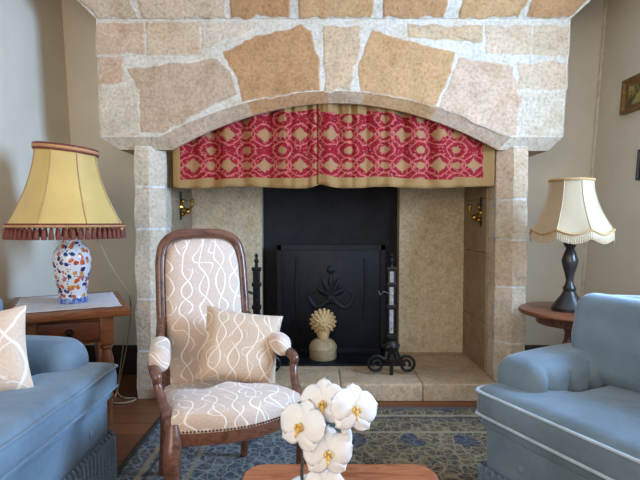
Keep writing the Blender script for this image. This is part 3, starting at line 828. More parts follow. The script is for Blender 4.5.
# ------------------------------------------------------------------ rug
bm = bmesh.new(); ed = bm.verts.layers.float.new('edge')
rx0, rx1, ry0, ry1 = -0.86, 1.55, 0.35, 2.67
nx, ny = 70, 70; g = []
for i in range(nx+1):
    row = []
    for j in range(ny+1):
        x = rx0 + (rx1-rx0)*i/nx; y = ry0 + (ry1-ry0)*j/ny
        v = bm.verts.new((x-0.345, y-1.51, 0.008)); v[ed] = min(x-rx0, rx1-x, y-ry0, ry1-y); row.append(v)
    g.append(row)
for i in range(nx):
    for j in range(ny): bm.faces.new((g[i][j], g[i+1][j], g[i+1][j+1], g[i][j+1]))
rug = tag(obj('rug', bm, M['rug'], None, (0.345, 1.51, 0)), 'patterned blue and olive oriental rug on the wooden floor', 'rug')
md = rug.modifiers.new('thickness', 'SOLIDIFY'); md.thickness = 0.007; md.offset = -1
RZ = 0.0085

# ------------------------------------------------------------------ blue armchairs
def club_chair(label, loc, rz, mir=1, tuft=True, armz=0.0, pipe_mat='velvet_trim'):
    """front faces local -y; far side local x = -mir*0.43"""
    c = thing('armchair', label, 'armchair', loc, rz)
    W = 0.43
    # base
    obj('base', rbox(W-0.012, 0.335, 0.115, 0.03, 6, None, None, (0, -0.045, 0.295)), M['velvet'], c)
    bm = rbox(W, 0.345, 0.022, 0.02, 6, None, None, (0, -0.045, 0.405))
    obj('seat_rail', bm, M['velvet'], c)
    # T-shaped seat cushion
    def seatfn(p):
        q = p.copy()
        back = max(0.0, min(1.0, (p.y + 0.10)/0.08))       # behind the arm fronts it is narrower
        q.x = p.x*(1 - 0.44*back*1.0)
        q.z += 0.018*(1-(p.x/W)**2)*(1-((p.y)/0.26)**2)*(1 if p.z > 0 else 0)
        return q
    bm = rbox(W+0.006, 0.245, 0.058, 0.045, 16, seatfn, None, (0, -0.17, 0.472))
    sc = obj('seat_cushion', bm, M['velvet'], c)
    def pipe(zo):
        pts = []
        for x, y in ((-W*0.97, -0.17), (-W-0.003, -0.25), (-W-0.003, -0.36)): pts.append((x, y, zo))
        for k in range(1, 6):
            a = PI + k/6*PI/2; pts.append((-W+0.035+0.04*math.cos(a), -0.372+0.04*math.sin(a), zo))
        left = pts[:]; right = [(-x, y, z) for x, y, z in left[::-1]]
        mid = [(x, -0.4135, zo) for x in (-0.25, 0, 0.25)]
        return left + mid + right
    bm = tube(pipe(0.512), 0.005, 7, None, 3); tube(pipe(0.437), 0.005, 7, bm, 3)
    obj('piping', bm, M[pipe_mat], sc)
    # arms
    for s in (-1, 1):
        def armfn(p, s=s):
            q = p.copy()
            if p.z > 0: q.z += 0.012*math.sin(max(0, 1-abs(p.y)/0.26)*PI/2)
            roll = 0.02*max(0, (p.z-0.0)/0.14); q.x += s*roll*0.3
            if tuft:
                for k in range(4):
                    ty = -0.20 + 0.10*k; d2 = ((p.y-ty)/0.020)**2 + ((p.z-0.035)/0.03)**2; d3 = ((p.y-ty)/0.010)**2 + ((p.z-0.085)/0.05)**2
                    if p.x*s < 0: q.x += s*(0.034*math.exp(-d2) + 0.012*math.exp(-d3)); q.z -= 0.006*math.exp(-d3)
                    q.x += -s*0.0
            # soft roll over the front
            if p.y < -0.15: q.z -= 0.008*((-p.y-0.15)/0.11)**2*(1 if p.z > 0 else 0)
            return q
        bm = rbox(0.098, 0.262, 0.155, 0.062 if tuft else 0.075, 34 if tuft else 14, armfn, None, (s*(W-0.088), -0.068 if tuft else -0.055, 0.462+armz))
        obj('arm', bm, M['velvet'], c)
    # back with soft cushion
    def backfn(p):
        q = p.copy(); q.y += 0.16*(p.z+0.22)*0.6; q.z += 0.03*(1-(p.x/0.42)**2)*(1 if p.z > 0 else 0)
        return q
    obj('back', rbox(W+0.025 if tuft else W-0.04, 0.075, 0.215, 0.06, 10, backfn, None, (0, 0.11, 0.575)), M['velvet'], c)
    def bcfn(p):
        q = p.copy(); q.y += 0.16*(p.z+0.2)*0.6 - 0.012*math.cos(p.x*5)*math.cos(p.z*6)
        q.y += 0.010*math.sin(p.z*26 + 2*math.sin(p.x*6))*max(0, 1-abs(p.z)/0.2)
        return q
    obj('back_cushion', rbox(0.38, 0.065, 0.145, 0.055, 14, bcfn, None, (0, 0.01, 0.67)), M['velvet'], c)
    # button on the front, skirt fringe
    for sx in (-1, 1): obj('button', ball(bmesh.new(), (sx*0.26, -0.382, 0.315), 0.014, 10, (1, 0.5, 1)), M['velvet'], c)
    bm = bmesh.new()
    pth = []
    X, Y0, Y1 = W-0.004, -0.392, 0.285
    n = 64
    for i in range(n): pth.append((-X + 2*X*i/n, Y0, 0, -1))
    for i in range(n): pth.append((X, Y0 + (Y1-Y0)*i/n, 1, 0))
    for i in range(n): pth.append((X - 2*X*i/n, Y1, 0, 1))
    for i in range(n): pth.append((-X, Y1 - (Y1-Y0)*i/n, -1, 0))
    A, B, Cc = [], [], []
    for i, (x, y, nx_, ny_) in enumerate(pth):
        o = 0.010*(1 if i % 2 else -1)
        A.append(bm.verts.new((x*0.985, y, 0.265))); B.append(bm.verts.new((x+nx_*o, y+ny_*o, 0.245))); Cc.append(bm.verts.new((x+nx_*(o+0.004), y+ny_*(o+0.004), 0.04)))
    L = len(pth)
    for i in range(L):
        j = (i+1) % L; bm.faces.new((A[i], A[j], B[j], B[i])); bm.faces.new((B[i], B[j], Cc[j], Cc[i]))
    obj('skirt_fringe', bm, M['fringe_blue'], c, label='grey blue bullion fringe around the bottom', smooth=False)
    for sx in (-1, 1):
        for y in (-0.30, 0.20):
            obj('foot', lathe([(0.02, 0), (0.028, 0.02), (0.03, 0.165)], 14), M['mahogany'], c, (sx*0.33, y, 0.022 if mir > 0 else 0.012))
    return c
club_chair('blue velvet armchair at the left edge, holding a pale cushion below the yellow lamp', (-1.187, 1.405, -0.012), math.radians(90), -1, False, 0.01, 'velvet')
club_chair('blue velvet armchair at the right edge with an empty seat and pale piping', (1.064, 1.359, RZ-0.022), math.radians(-64.5), 1, True)

pc = at(0, 352, 1.5)
tag(obj('cushion', pillow(0.17, 0.135, 0.05, 3), M['pale_fabric'], None, (-1.08, 1.46, 0.632), (math.radians(-14), math.radians(-7), math.radians(20))), 'pale peach leaf-patterned cushion on the blue armchair at the left edge', 'cushion')

# ------------------------------------------------------------------ mahogany armchair
TH = math.radians(27)
ch = thing('armchair', 'carved mahogany armchair with high rounded back and beige leaf-patterned upholstery', 'armchair', (-0.260, 1.567, RZ), TH)
FW, BW, SD = 0.222, 0.175, 0.46
def seat_outline(n=14):
    pts = []
    for k in range(n+1):
        f = -1 + 2*k/n; pts.append((f*FW, -0.055*(1-f*f) - 0.012*math.cos(f*PI*1.0)))
    pts += [(FW*0.97, 0.15), (BW+0.012, 0.33), (BW, SD)]
    pts += [(-BW, SD), (-BW-0.012, 0.33), (-FW*0.97, 0.15)]
    return pts
def loft(outlines, bm=None):
    bm = bm or bmesh.new(); rings = [[bm.verts.new(p) for p in o] for o in outlines]
    n = len(rings[0])
    for a, b in zip(rings, rings[1:]):
        for i in range(n): bm.faces.new((a[i], a[(i+1) % n], b[(i+1) % n], b[i]))
    bm.faces.new(rings[0][::-1]); bm.faces.new(rings[-1]); return bm
so = seat_outline()
def ring(z, k, dz=lambda x, y: 0):
    return [((x*k), 0.2 + (y-0.2)*k, z + dz(x, y)) for x, y in so]
slope = lambda x, y: -0.05*(y/SD)
# seat pad: grid for doming
bm = loft([ring(0.378, 1.0, slope), ring(0.40, 1.008, slope), ring(0.425, 1.0, slope), ring(0.438, 0.975, slope), ring(0.447, 0.90, slope), ring(0.454, 0.7, slope), ring(0.458, 0.4, slope), ring(0.459, 0.12, slope)])
planar_uv(bm, lambda c, n: (c.x*1.0 + 0.3, c.y*1.0 + c.z*1.2))
obj('seat', bm, M['chair_fabric'], ch)
bm = loft([ring(0.338, 0.985, slope), ring(0.34, 1.0, slope), ring(0.372, 1.012, slope), ring(0.380, 1.006, slope)])
obj('seat_rail', bm, M['mahogany'], ch)
bm = bmesh.new()
fr = catmull([(x, y-0.004, 0.3865+slope(x, y)) for x, y in so[:15]], 3)
for p in fr: ball(bm, p, 0.0036, 6)
obj('nailhead_trim', bm, M['nail'], ch)
# back: fabric panel and mahogany surround, leaning backwards
ZB0, ZB1 = 0.36, 1.005
def by(z): return SD - 0.012 + 0.105*((z-ZB0)/(ZB1-ZB0))**1.15
def back_outline(hw, ztop, zbot=ZB0, n=16):
    pts = []
    zs = [zbot + (ztop-0.11-zbot)*k/8 for k in range(9)]
    for z in zs: pts.append((-hw*(1+0.04*math.sin((z-zbot)/(ztop-zbot)*PI)), z))
    for k in range(1, n):
        a = PI - PI*k/n; c = math.cos(a); s_ = math.sin(a)
        pts.append((hw*math.copysign(abs(c)**0.55, c), ztop-0.11 + 0.11*abs(s_)**0.75))
    for z in zs[::-1]: pts.append((hw*(1+0.04*math.sin((z-zbot)/(ztop-zbot)*PI)), z))
    return pts
ol = back_outline(BW-0.008, ZB1-0.012)
pts = [(x, by(z), z) for x, z in ol]
bm = tube([p for p in pts], 0.021, 10, None, 2, 0.8, (0, 1, 0))
tube([(x*0.99, y-0.016, z-0.002 if z < 0.9 else z-0.004) for x, y, z in pts], 0.006, 7, bm, 2)
obj('back_frame', bm, M['mahogany'], ch)
bm = bmesh.new()
io = back_outline(BW-0.024, ZB1-0.036, ZB0+0.02)
zc = 0.68
for sgn in (-1, 1):
    rings = []
    for k, d in ((1.0, 0.006), (0.97, 0.022), (0.90, 0.032), (0.7, 0.042), (0.4, 0.048), (0.08, 0.05)):
        rings.append([bm.verts.new((x*k, by(zc+(z-zc)*k) + sgn*d*(1 if sgn < 0 else 0.4), zc + (z-zc)*k)) for x, z in io])
    m = len(io)
    for a, b in zip(rings, rings[1:]):
        for i in range(m): bm.faces.new((a[i], a[(i+1) % m], b[(i+1) % m], b[i]))
    bm.faces.new(rings[-1])
planar_uv(bm, lambda c, n: (c.x + 2.0, c.z))
obj('backrest', bm, M['chair_fabric'], ch)
for s in (-1, 1):
    arm = [(s*(BW+0.005), by(0.63)-0.01, 0.645), (s*(BW+0.03), 0.36, 0.580), (s*(FW+0.018), 0.26, 0.550), (s*(FW+0.026), 0.16, 0.540), (s*(FW+0.026), 0.125, 0.530),
           (s*(FW+0.024), 0.13, 0.505), (s*(FW+0.014), 0.10, 0.46), (s*(FW+0.005), 0.045, 0.42), (s*(FW-0.002), 0.012, 0.375)]
    bm = tube(arm, [0.016, 0.016, 0.018, 0.019, 0.017, 0.015, 0.015, 0.018, 0.02], 10, None, 6, 1.0)
    bm2 = bm; ball(bm2, (s*(FW+0.026), 0.135, 0.533), 0.021, 12, (0.85, 1, 1))
    ar = obj('arm', bm, M['mahogany'], ch)
    bm = rbox(0.036, 0.10, 0.040, 0.034, 8, lambda p: (p.x, p.y, p.z + 0.10*max(0, p.y) - 0.6*max(0, -p.y-0.05)**1.3))
    planar_uv(bm, lambda c, n: (c.x + c.z + 4, c.y + 0.5))
    obj('arm_pad', bm, M['chair_fabric'], ar, (s*(FW-0.006), 0.265, 0.570), (0, 0, s*math.radians(10)))
    # cabriole front leg
    leg = [(s*(FW-0.004), 0.012, 0.41), (s*(FW-0.002), 0.004, 0.36), (s*(FW+0.004), -0.008, 0.30), (s*(FW-0.004), 0.0, 0.18), (s*(FW-0.012), 0.006, 0.06), (s*(FW-0.006), -0.006, 0.0)]
    obj('leg', tube(leg, [0.018, 0.028, 0.028, 0.020, 0.015, 0.017], 12, None, 6), M['mahogany'], ch)
    bl = [(s*(BW-0.006), by(0.45), 0.45), (s*(BW-0.006), SD-0.005, 0.33), (s*(BW-0.004), SD+0.01, 0.18), (s*(BW+0.0), SD+0.06, 0.0)]
    obj('leg', tube(bl, [0.021, 0.022, 0.018, 0.016], 10), M['mahogany'], ch)
# cushion on the chair
cq = at(241, 346, 1.86)
tag(obj('cushion', pillow(0.154, 0.142, 0.052, 1), M['cushion_fabric'], None, (cq.x, cq.y, cq.z), (math.radians(-24), math.radians(11), math.radians(14))), 'beige leaf-patterned square cushion on the mahogany armchair', 'cushion')

# ------------------------------------------------------------------ left side table
TZ = 0.65
ta = math.radians(30)
def tw(x, y): return
A_, B_, C_, D_ = Vector((-0.887, 2.21)), Vector((-1.118, 2.83)), Vector((-1.562, 2.566)), Vector((-1.337, 1.943))
ctr = (A_+B_+C_+D_)/4
ctr.x -= 0.03
st = thing('side_table', 'brown wooden side table with a drawer, behind the left blue armchair', 'table', (ctr.x, ctr.y, 0), math.radians(28))
hx, hy = 0.255, 0.315
obj('tabletop', box((-hx, -hy, TZ-0.036), (hx, hy, TZ), 0.008, 3), M['oak'], st)
obj('apron', box((-hx+0.07, -hy+0.055, TZ-0.16), (hx-0.07, hy-0.055, TZ-0.036)), M['oak'], st, smooth=False)
dr = obj('drawer', box((-hx+0.13, -hy+0.038, TZ-0.145), (hx-0.13, -hy+0.07, TZ-0.055), 0.005), M['red_wood'], st)
obj('knob', ball(bmesh.new(), (0, -hy+0.028, TZ-0.095), 0.016, 12), M['dark_handle'], dr)
for sx in (-1, 1):
    for sy in (-1, 1):
        bm = box((-0.03, -0.03, TZ-0.17), (0.03, 0.03, TZ-0.036), 0.003)
        lathe([(0.018, TZ-0.17), (0.028, TZ-0.185), (0.02, TZ-0.20), (0.031, TZ-0.25), (0.022, TZ-0.36), (0.02, TZ-0.40), (0.03, TZ-0.42), (0.022, TZ-0.44), (0.024, 0.08), (0.03, 0.05), (0.018, 0.0)], 18, bm)
        obj('leg', bm, M['oak'], st, (sx*(hx-0.10), sy*(hy-0.075), 0))
# doily
bm = bmesh.new(); n = 36
dx, dyy = 0.222, 0.252
g = []
for i in range(n+1):
    row = []
    for j in range(n+1):
        u = -1+2*i/n; v = -1+2*j/n
        sc = 1 + 0.014*math.sin(18*u + 1)*(abs(v) > 0.99) ; sc2 = 1 + 0.014*math.sin(18*v)*(abs(u) > 0.99)
        row.append(bm.verts.new((u*dx*sc2, v*dyy*sc, 0.0012 + 0.0012*noise.noise(Vector((u*3, v*3, 0))))))
    g.append(row)
for i in range(n):
    for j in range(n): bm.faces.new((g[i][j], g[i+1][j], g[i+1][j+1], g[i][j+1]))
dl = tag(obj('doily', bm, M['doily'], None, (ctr.x, ctr.y, TZ+0.0012), (0, 0, math.radians(28))), 'white cloth doily under the flowered lamp', 'doily')
md = dl.modifiers.new('thickness', 'SOLIDIFY'); md.thickness = 0.0015

# ------------------------------------------------------------------ lamps
def shade_mesh(rb, rt, z0, z1, panels, power, tilt=0, scallop=0, pinch=0.03, seg=96, nz=20):
    bm = bmesh.new(); rings = []
    for k in range(nz+1):
        t = k/nz; ring_ = []
        for i in range(seg):
            a = 2*PI*i/seg
            r = rt + (rb-rt)*(1-t)**power
            ph = (a*panels/(2*PI)) % 1.0
            r *= 1 - pinch*math.sin(ph*PI)
            z = z0 + (z1-z0)*t
            z -= scallop*abs(math.sin(ph*PI))*(1-t)**3
            z += -tilt*math.cos(a)*rt*t**2
            ring_.append(bm.verts.new((r*math.cos(a), r*math.sin(a), z)))
        rings.append(ring_)
    for A, B in zip(rings, rings[1:]):
        for i in range(seg): bm.faces.new((A[i], A[(i+1) % seg], B[(i+1) % seg], B[i]))
    return bm
def ringtube(fn, rad, seg=96, bm=None, flat=1):
    bm = bm or bmesh.new(); pts = [Vector(fn(2*PI*i/seg)) for i in range(seg)]; rings = []
    for i, p in enumerate(pts):
        t = (pts[(i+1) % seg]-pts[i-1]).normalized(); u = Vector((0, 0, 1)); b = t.cross(u).normalized()
        rings.append([bm.verts.new(p + u*math.sin(2*PI*k/8)*rad*flat + b*math.cos(2*PI*k/8)*rad) for k in range(8)])
    for i in range(seg):
        A, B = rings[i], rings[(i+1) % seg]
        for k in range(8): bm.faces.new((A[k], A[(k+1) % 8], B[(k+1) % 8], B[k]))
    return bm
# large flowered lamp
lp = at_z(73, 303, TZ)
lx, ly = lp.x, lp.y
L1 = thing('table_lamp', 'large lamp with yellow tasselled shade and flowered porcelain vase base', 'lamp', (lx, ly, TZ+0.0045))
kz = ly/FPX      # metres per pixel at the lamp
zp = lambda y: at(73, y, ly).z - TZ - 0.0045
vz = zp(240)
prof = [(0.062, 0.0), (0.066, 0.006), (0.066, 0.022), (0.062, 0.03), (0.066, 0.06), (0.075, 0.11), (0.084, 0.17), (0.0865, 0.205), (0.082, 0.235), (0.066, 0.26), (0.046, 0.275), (0.04, 0.29), (0.044, 0.30), (0.03, 0.302)]
sc_ = (vz+0.01)/0.302
obj('vase', lathe([(r, z*sc_) for r, z in prof], 48), M['imari'], L1)
obj('stem', lathe([(0.018, vz), (0.012, vz+0.03), (0.012, vz+0.18), (0.02, vz+0.2)], 14), M['brass'], L1)
zs0, zs1 = zp(226), zp(148)
rb, rt = 53.5*kz, 28*kz
SX = -0.018
sh = obj('lamp_shade', shade_mesh(rb, rt, zs0, zs1, 8, 1.75, 0.10, 0, 0.035), M['yellow_silk'], L1)
sh.modifiers.new('t', 'SOLIDIFY').thickness = 0.002
bm = bmesh.new()
for p in range(8):
    a = 2*PI*p/8
    pts = []
    for k in range(9):
        t = k/8; r = rt + (rb-rt)*(1-t)**1.75 + 0.001
        pts.append((r*math.cos(a), r*math.sin(a), zs0 + (zs1-zs0)*t - 0.10*math.cos(a)*rt*t**2))
    tube(pts, 0.0025, 6, bm, 3)
obj('rib', bm, M['braid_gold'], sh)
shp = lambda a: 1 - 0.035*math.sin(((a*8/(2*PI)) % 1.0)*PI)
bm = ringtube(lambda a: (rb*shp(a)*math.cos(a)*1.005, rb*shp(a)*math.sin(a)*1.005, zs0), 0.011, 128, None, 0.6)
obj('bottom_braid', bm, M['braid_pink'], sh, label='pink and tan braid on the shade bottom')
bm = ringtube(lambda a: (rb*shp(a)*math.cos(a)*1.005, rb*shp(a)*math.sin(a)*1.005, zs0+0.009), 0.006, 128, None, 0.7)
obj('edge_braid', bm, M['braid_red'], sh, label='dark red braid on the shade edge')
obj('top_braid', ringtube(lambda a: (rt*1.012*math.cos(a), rt*1.012*math.sin(a), zs1 - 0.010 - 0.10*math.cos(a)*rt), 0.009, 64), M['braid_pink'], sh)
for dz in (0.0, -0.020):
    obj('edge_braid', ringtube(lambda a: (rt*1.01*math.cos(a), rt*1.01*math.sin(a), zs1 + dz - 0.10*math.cos(a)*rt), 0.007, 64), M['braid_red'], sh, label='dark red braid on the shade edge')
# tassels
first = None
NTAS = 56
for k in range(NTAS):
    a = 2*PI*k/NTAS; r = rb*shp(a)
    if first is None:
        first = obj('tassel', lathe([(0.003, -0.005), (0.009, -0.012), (0.007, -0.018), (0.0095, -0.025), (0.0125, -0.05), (0.011, -0.056)], 8), M['braid_red'], sh); t_ = first
        hd = obj('tassel_top', lathe([(0.004, 0.0), (0.0105, -0.004), (0.0105, -0.013), (0.006, -0.018)], 8), M['braid_pink'], first)
    else:
        t_ = first.copy(); COL.objects.link(t_)
    t_.location = (r*math.cos(a), r*math.sin(a), zs0 - 0.004)
sh.location.x = SX
# flex from the lamp over the table edge to the floor
LO = L1.location
cp = [(lx+0.05, ly+0.03, TZ+0.33), at(95, 237, 2.45), at(112, 268, 2.62), at(129, 296, 2.86), at(130, 320, 2.93), at(126, 350, 2.95), at(119, 385, 2.92), (-1.22, 2.88, 0.006), (-1.16, 2.82, 0.006), (-1.10, 2.82, 0.006), (-1.09, 2.78, 0.006), (-1.14, 2.74, 0.006), (-1.21, 2.76, 0.006), (-1.24, 2.9, 0.02), at(124, 340, 3.1)]
cp = [Vector(p) - LO for p in cp]
obj('cord', tube(cp, 0.0034, 7, None, 8), M['cord'], L1, label='thin cream flex from lamp down to floor')

# right-hand small table and lamp
RT = 0.60
c2 = at_z(563, 306, RT); rtab = Vector((1.295, 2.47))
t2 = thing('side_table', 'round-topped dark red wooden side table behind the right blue armchair', 'table', (rtab.x, rtab.y, 0))
obj('tabletop', lathe([(0.235, RT-0.026), (0.248, RT-0.022), (0.252, RT-0.013), (0.248, RT-0.003), (0.24, RT)], 56), M['red_wood'], t2)
obj('apron', lathe([(0.16, RT-0.075), (0.165, RT-0.07), (0.165, RT-0.026)], 40), M['mahogany'], t2)
obj('pedestal', lathe([(0.03, 0.12), (0.045, 0.16), (0.03, 0.22), (0.022, 0.27), (0.04, 0.33), (0.05, 0.38), (0.03, 0.44), (0.025, 0.48), (0.05, 0.525)], 24), M['mahogany'], t2)
for k in range(3):
    a = 2*PI*k/3 + 0.5; d = Vector((math.cos(a), math.sin(a), 0))
    obj('leg', tube([d*0.02+Vector((0, 0, 0.16)), d*0.10+Vector((0, 0, 0.13)), d*0.18+Vector((0, 0, 0.05)), d*0.22+Vector((0, 0, 0.014))], [0.022, 0.02, 0.017, 0.014], 10), M['mahogany'], t2)
ry = 2.44; rp = at(569, 310, ry)
L2 = thing('table_lamp', 'lamp with scalloped cream shade on a dark turned bronze base', 'lamp', (rp.x, ry, RT))
k2 = ry/FPX
zq = lambda y: at(567, y, ry).z - RT
hb = zq(240)
b0 = [(0.078, 0.0), (0.08, 0.014), (0.066, 0.03), (0.042, 0.06), (0.026, 0.085), (0.03, 0.10), (0.02, 0.115), (0.016, 0.135), (0.022, 0.165), (0.034, 0.205), (0.036, 0.225), (0.026, 0.255), (0.018, 0.275), (0.03, 0.295), (0.032, 0.305), (0.02, 0.315), (0.014, 0.33)]
s2 = (hb+0.02)/0.33
obj('lamp_base', lathe([(r*1.08, z*s2) for r, z in b0], 30), M['bronze'], L2)
obj('stem', lathe([(0.010, hb), (0.010, hb+0.12), (0.016, hb+0.14)], 12), M['brass'], L2)
qb, qt = 38.5*k2, 20*k2
q0, q1 = zq(230), zq(181)
q1 = zq(180)
sh2 = obj('lamp_shade', shade_mesh(qb, qt, q0, q1, 8, 1.9, 0, 0.022, 0.05), M['cream_silk'], L2)
sh2.modifiers.new('t', 'SOLIDIFY').thickness = 0.002
ph2 = lambda a: abs(math.sin(((a*8/(2*PI)) % 1.0)*PI))
def scl(dz, rr, k=1.0): return lambda a: (qb*(1-0.05*ph2(a))*k*math.cos(a), qb*(1-0.05*ph2(a))*k*math.sin(a), q0 - 0.022*ph2(a) + dz)
obj('bottom_braid', ringtube(scl(0.004, 0, 1.0), 0.006, 160), M['braid_gold'], sh2)
obj('top_braid', ringtube(lambda a: (qt*1.0*math.cos(a), qt*1.0*math.sin(a), q1-0.002), 0.0065, 64), M['braid_gold'], sh2)
bm = bmesh.new(); nf = 320; A, B = [], []
for i in range(nf):
    a = 2*PI*i/nf; p = Vector(scl(0, 0)(a)); jit = 1 + 0.012*(1 if i % 2 else -1)
    A.append(bm.verts.new(p)); B.append(bm.verts.new((p.x*jit, p.y*jit, p.z - 0.040 - 0.004*random.random())))
for i in range(nf): bm.faces.new((A[i], A[(i+1) % nf], B[(i+1) % nf], B[i]))
obj('fringe', bm, M['fringe_cream'], sh2, smooth=False)
bm = bmesh.new()
for p in range(8):
    a = 2*PI*p/8; pts = []
    for k in range(9):
        t = k/8; r = qt + (qb-qt)*(1-t)**1.9 + 0.0008; pts.append((r*math.cos(a), r*math.sin(a), q0 + (q1-q0)*t))
    tube(pts, 0.002, 6, bm, 3)
obj('rib', bm, M['fringe_cream'], sh2)

# ------------------------------------------------------------------ pictures on the right-hand wall
def picture(y_far, wid, z0, z1, frame_w, depth, mats, name, label):
    zc = (z0+z1)/2; tilt = math.atan2(XR1-XR0, 2.6)
    p = thing(name, label, 'picture', (lean(XR0, XR1, zc)-0.001, y_far - wid/2, zc)); p.rotation_euler = (0, tilt, 0)
    bm = bmesh.new(); hh = (z1-z0)/2; hw_ = wid/2
    prof = [(0, 0), (0.0, depth), (frame_w*0.35, depth*1.0), (frame_w*0.6, depth*0.6), (frame_w, depth*0.5), (frame_w, 0)]
    cor = [(-1, -1), (1, -1), (1, 1), (-1, 1)]; rings = []
    for sy, sz in cor: rings.append([bm.verts.new((-d, sy*(hw_-o), sz*(hh-o))) for o, d in prof])
    for i in range(4):
        a, b = rings[i], rings[(i+1) % 4]
        for k in range(len(prof)-1): bm.faces.new((a[k], a[k+1], b[k+1], b[k]))
    obj('frame', bm, mats[0], p, smooth=False)
    obj('canvas', box((-depth*0.4, -hw_+frame_w*0.8, -hh+frame_w*0.8), (-0.001, hw_-frame_w*0.8, hh-frame_w*0.8)), mats[1], p, smooth=False)
pz1 = at(622, 81, 2.99).z; pz0 = at(622, 115, 2.99).z
picture(3.0, 0.27, pz0, pz1, 0.045, 0.03, (M['gilt'], M['painting']), 'painting', 'small painting in a gilt frame on the right wall')
picture(2.81, 0.16, at(638, 181, 2.85).z, at(638, 151, 2.85).z, 0.02, 0.02, (M['black_paint'], M['print']), 'framed_print', 'small dark-framed picture below the gilt-framed painting')

# ------------------------------------------------------------------ coffee table and orchid
CZ = 0.42
e0 = at_z(246, 463, CZ); e1 = at_z(434, 467, CZ)
cy = e0.y
ct = thing('coffee_table', 'low reddish wooden coffee table with rounded corners under the white orchid', 'table', ((e0.x+e1.x)/2, cy-0.27, RZ))
hwx = (e1.x-e0.x)/2
def rrect(hx, hy, r, z, n=6):
    o = []
    for cx, cy_, a0 in ((hx-r, hy-r, 0), (-hx+r, hy-r, PI/2), (-hx+r, -hy+r, PI), (hx-r, -hy+r, 1.5*PI)):
        for k in range(n+1): a = a0 + PI/2*k/n; o.append((cx+r*math.cos(a), cy_+r*math.sin(a), z))
    return o
T = CZ-RZ
obj('tabletop', loft([rrect(hwx-0.006, 0.264, 0.05, T-0.03), rrect(hwx, 0.27, 0.055, T-0.024), rrect(hwx, 0.27, 0.055, T-0.006), rrect(hwx-0.006, 0.264, 0.05, T)]), M['table_wood'], ct)
obj('apron', loft([rrect(hwx-0.04, 0.23, 0.02, T-0.10), rrect(hwx-0.04, 0.23, 0.02, T-0.03)]), M['table_wood'], ct)
for sx in (-1, 1):
    for sy in (-1, 1):
        obj('leg', tube([(sx*(hwx-0.055), sy*0.215, T-0.035), (sx*(hwx-0.05), sy*0.22, T-0.15), (sx*(hwx-0.06), sy*0.21, 0.1), (sx*(hwx-0.045), sy*0.225, 0.0)], [0.028, 0.026, 0.016, 0.02], 10), M['table_wood'], ct)
OY = 0.99
pb = at(303, 470, OY)
orc = thing('orchid', 'white moth orchid with yellow-centred blooms on the coffee table', 'plant', (pb.x+0.02, OY, CZ))
OL = orc.location
def rel(px, py, Y): return at(px, py, Y) - OL
obj('pot', lathe([(0.036, 0.0), (0.042, 0.004), (0.052, 0.07), (0.054, 0.074), (0.047, 0.075), (0.044, 0.062), (0.005, 0.06)], 28), M['pot'], orc)
for k in range(4):
    a = k*PI/2 + 0.6; d = Vector((math.cos(a), math.sin(a)*0.8, 0)); bm = bmesh.new(); n = 10; rows = []
    for i in range(n+1):
        t = i/n; w_ = 0.024*math.sin(PI*min(1, 0.12+t*0.88))**0.7
        c = d*(0.10*t) + Vector((0, 0, 0.060 + 0.02*math.sin(t*PI*0.8) - 0.035*t)); s_ = Vector((-d.y, d.x, 0)).normalized()
        rows.append([bm.verts.new(c - s_*w_ + Vector((0, 0, 0.006))), bm.verts.new(c), bm.verts.new(c + s_*w_ + Vector((0, 0, 0.006)))])
    for i in range(n):
        for j in range(2): bm.faces.new((rows[i][j], rows[i+1][j], rows[i+1][j+1], rows[i][j+1]))
    o = obj('leaf', bm, M['leaf'], orc); o.modifiers.new('t', 'SOLIDIFY').thickness = 0.002
stem_pts = [(-0.005, 0, 0.058), rel(302, 478, OY), rel(303, 450, OY+0.005), rel(299, 415, OY+0.03), rel(306, 398, OY+0.03), rel(326, 398, OY+0.03), rel(350, 402, OY+0.03), rel(352, 420, OY+0.02), rel(349, 428, OY+0.01)]
obj('flower_stem', tube(stem_pts, [0.0035]*6 + [0.0025]*3, 8), M['stem'], orc)
tube_pts = [rel(302, 455, OY+0.004), rel(312, 447, OY+0.03), rel(326, 452, OY+0.028)]
obj('flower_stem', tube(tube_pts, [0.003, 0.0022, 0.002], 8), M['stem'], orc)
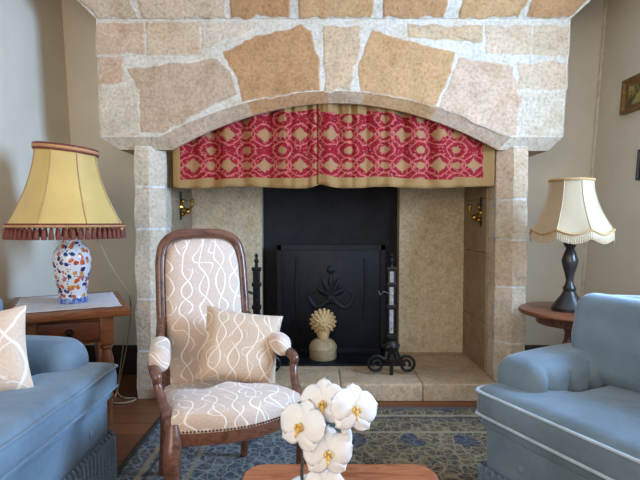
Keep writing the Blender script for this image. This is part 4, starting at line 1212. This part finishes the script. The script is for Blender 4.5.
def petal(bm, ang, length, width, cup, base=0.004, tilt=0.0):
    """petal in the xz-plane facing -y, pointing along ang (0 = up)"""
    n, m = 9, 8; rows = []
    for i in range(n+1):
        t = i/n; wv = max(0.0006, width*math.sqrt(max(0, 1-(2*t**0.82-1)**2)))
        row = []
        for j in range(m+1):
            u = -1 + 2*j/m
            x = u*wv*0.5; z = base + length*t*(1 - 0.04*u*u*(t > 0.7))
            y = -cup*math.sin(t*PI*0.55)*0.6 + cup*1.3*t*t + 0.12*wv*u*u + tilt*t*length + 0.0015*math.sin(u*5+t*7)
            xr_ = x*math.cos(ang) + z*math.sin(ang); zr = -x*math.sin(ang) + z*math.cos(ang)
            row.append(bm.verts.new((xr_, y, zr)))
        rows.append(row)
    for i in range(n):
        for j in range(m): bm.faces.new((rows[i][j], rows[i+1][j], rows[i+1][j+1], rows[i][j+1]))
def flower(px, py, Y, rad, yaw, pitch, roll, seed):
    p = rel(px, py, Y); bm = bmesh.new(); r = rad
    rnd = random.Random(seed)
    # sepals behind, two broad petals in front
    for a, l, w_ in ((0, 1.0, 0.85), (math.radians(135), 1.0, 0.92), (math.radians(-135), 1.0, 0.92)):
        petal(bm, a + rnd.uniform(-.08, .08), r*l, r*w_, 0.008, 0.003, 0.10)
    for a in (math.radians(76), math.radians(-76)):
        petal(bm, a + rnd.uniform(-.1, .1), r*1.05, r*1.30, 0.010, 0.002, -0.08)
    f = obj('flower', bm, M['petal'], orc, p, (pitch - math.radians(30), roll, yaw)); f.modifiers.new('t', 'SOLIDIFY').thickness = 0.0012
    bm = bmesh.new()
    ball(bm, (0, -0.006, 0.002), r*0.09, 10, (1, 1.2, 1)); ball(bm, (0, -0.010, -r*0.16), r*0.10, 10, (1.0, 0.9, 1.3))
    for s in (-1, 1): ball(bm, (s*r*0.14, -0.009, -r*0.06), r*0.085, 8, (0.7, 1, 1.3))
    tube([(0, -0.009, -r*0.22), (0, -0.014, -r*0.36), (0, -0.009, -r*0.46)], [r*0.06, r*0.045, r*0.02], 8, bm, 4)
    obj('lip', bm, M['lip'], f, label='yellow lip of the orchid flower')
flower(301, 426, OY-0.02, 0.052, math.radians(-28), math.radians(12), math.radians(8), 1)
flower(323, 403, OY-0.0, 0.048, math.radians(-12), math.radians(18), math.radians(-6), 2)
flower(355, 409, OY-0.015, 0.050, math.radians(16), math.radians(10), math.radians(10), 3)
flower(328, 453, OY-0.025, 0.050, math.radians(4), math.radians(16), math.radians(6), 4)
flower(324, 486, OY-0.02, 0.040, math.radians(-6), math.radians(20), math.radians(-8), 5)
bm = bmesh.new(); q = rel(347, 437, OY-0.005)
ball(bm, q, 0.014, 14, (0.8, 0.8, 1.7)); ball(bm, q + Vector((-0.004, -0.004, 0.014)), 0.009, 10)
obj('bud', bm, M['petal'], orc)
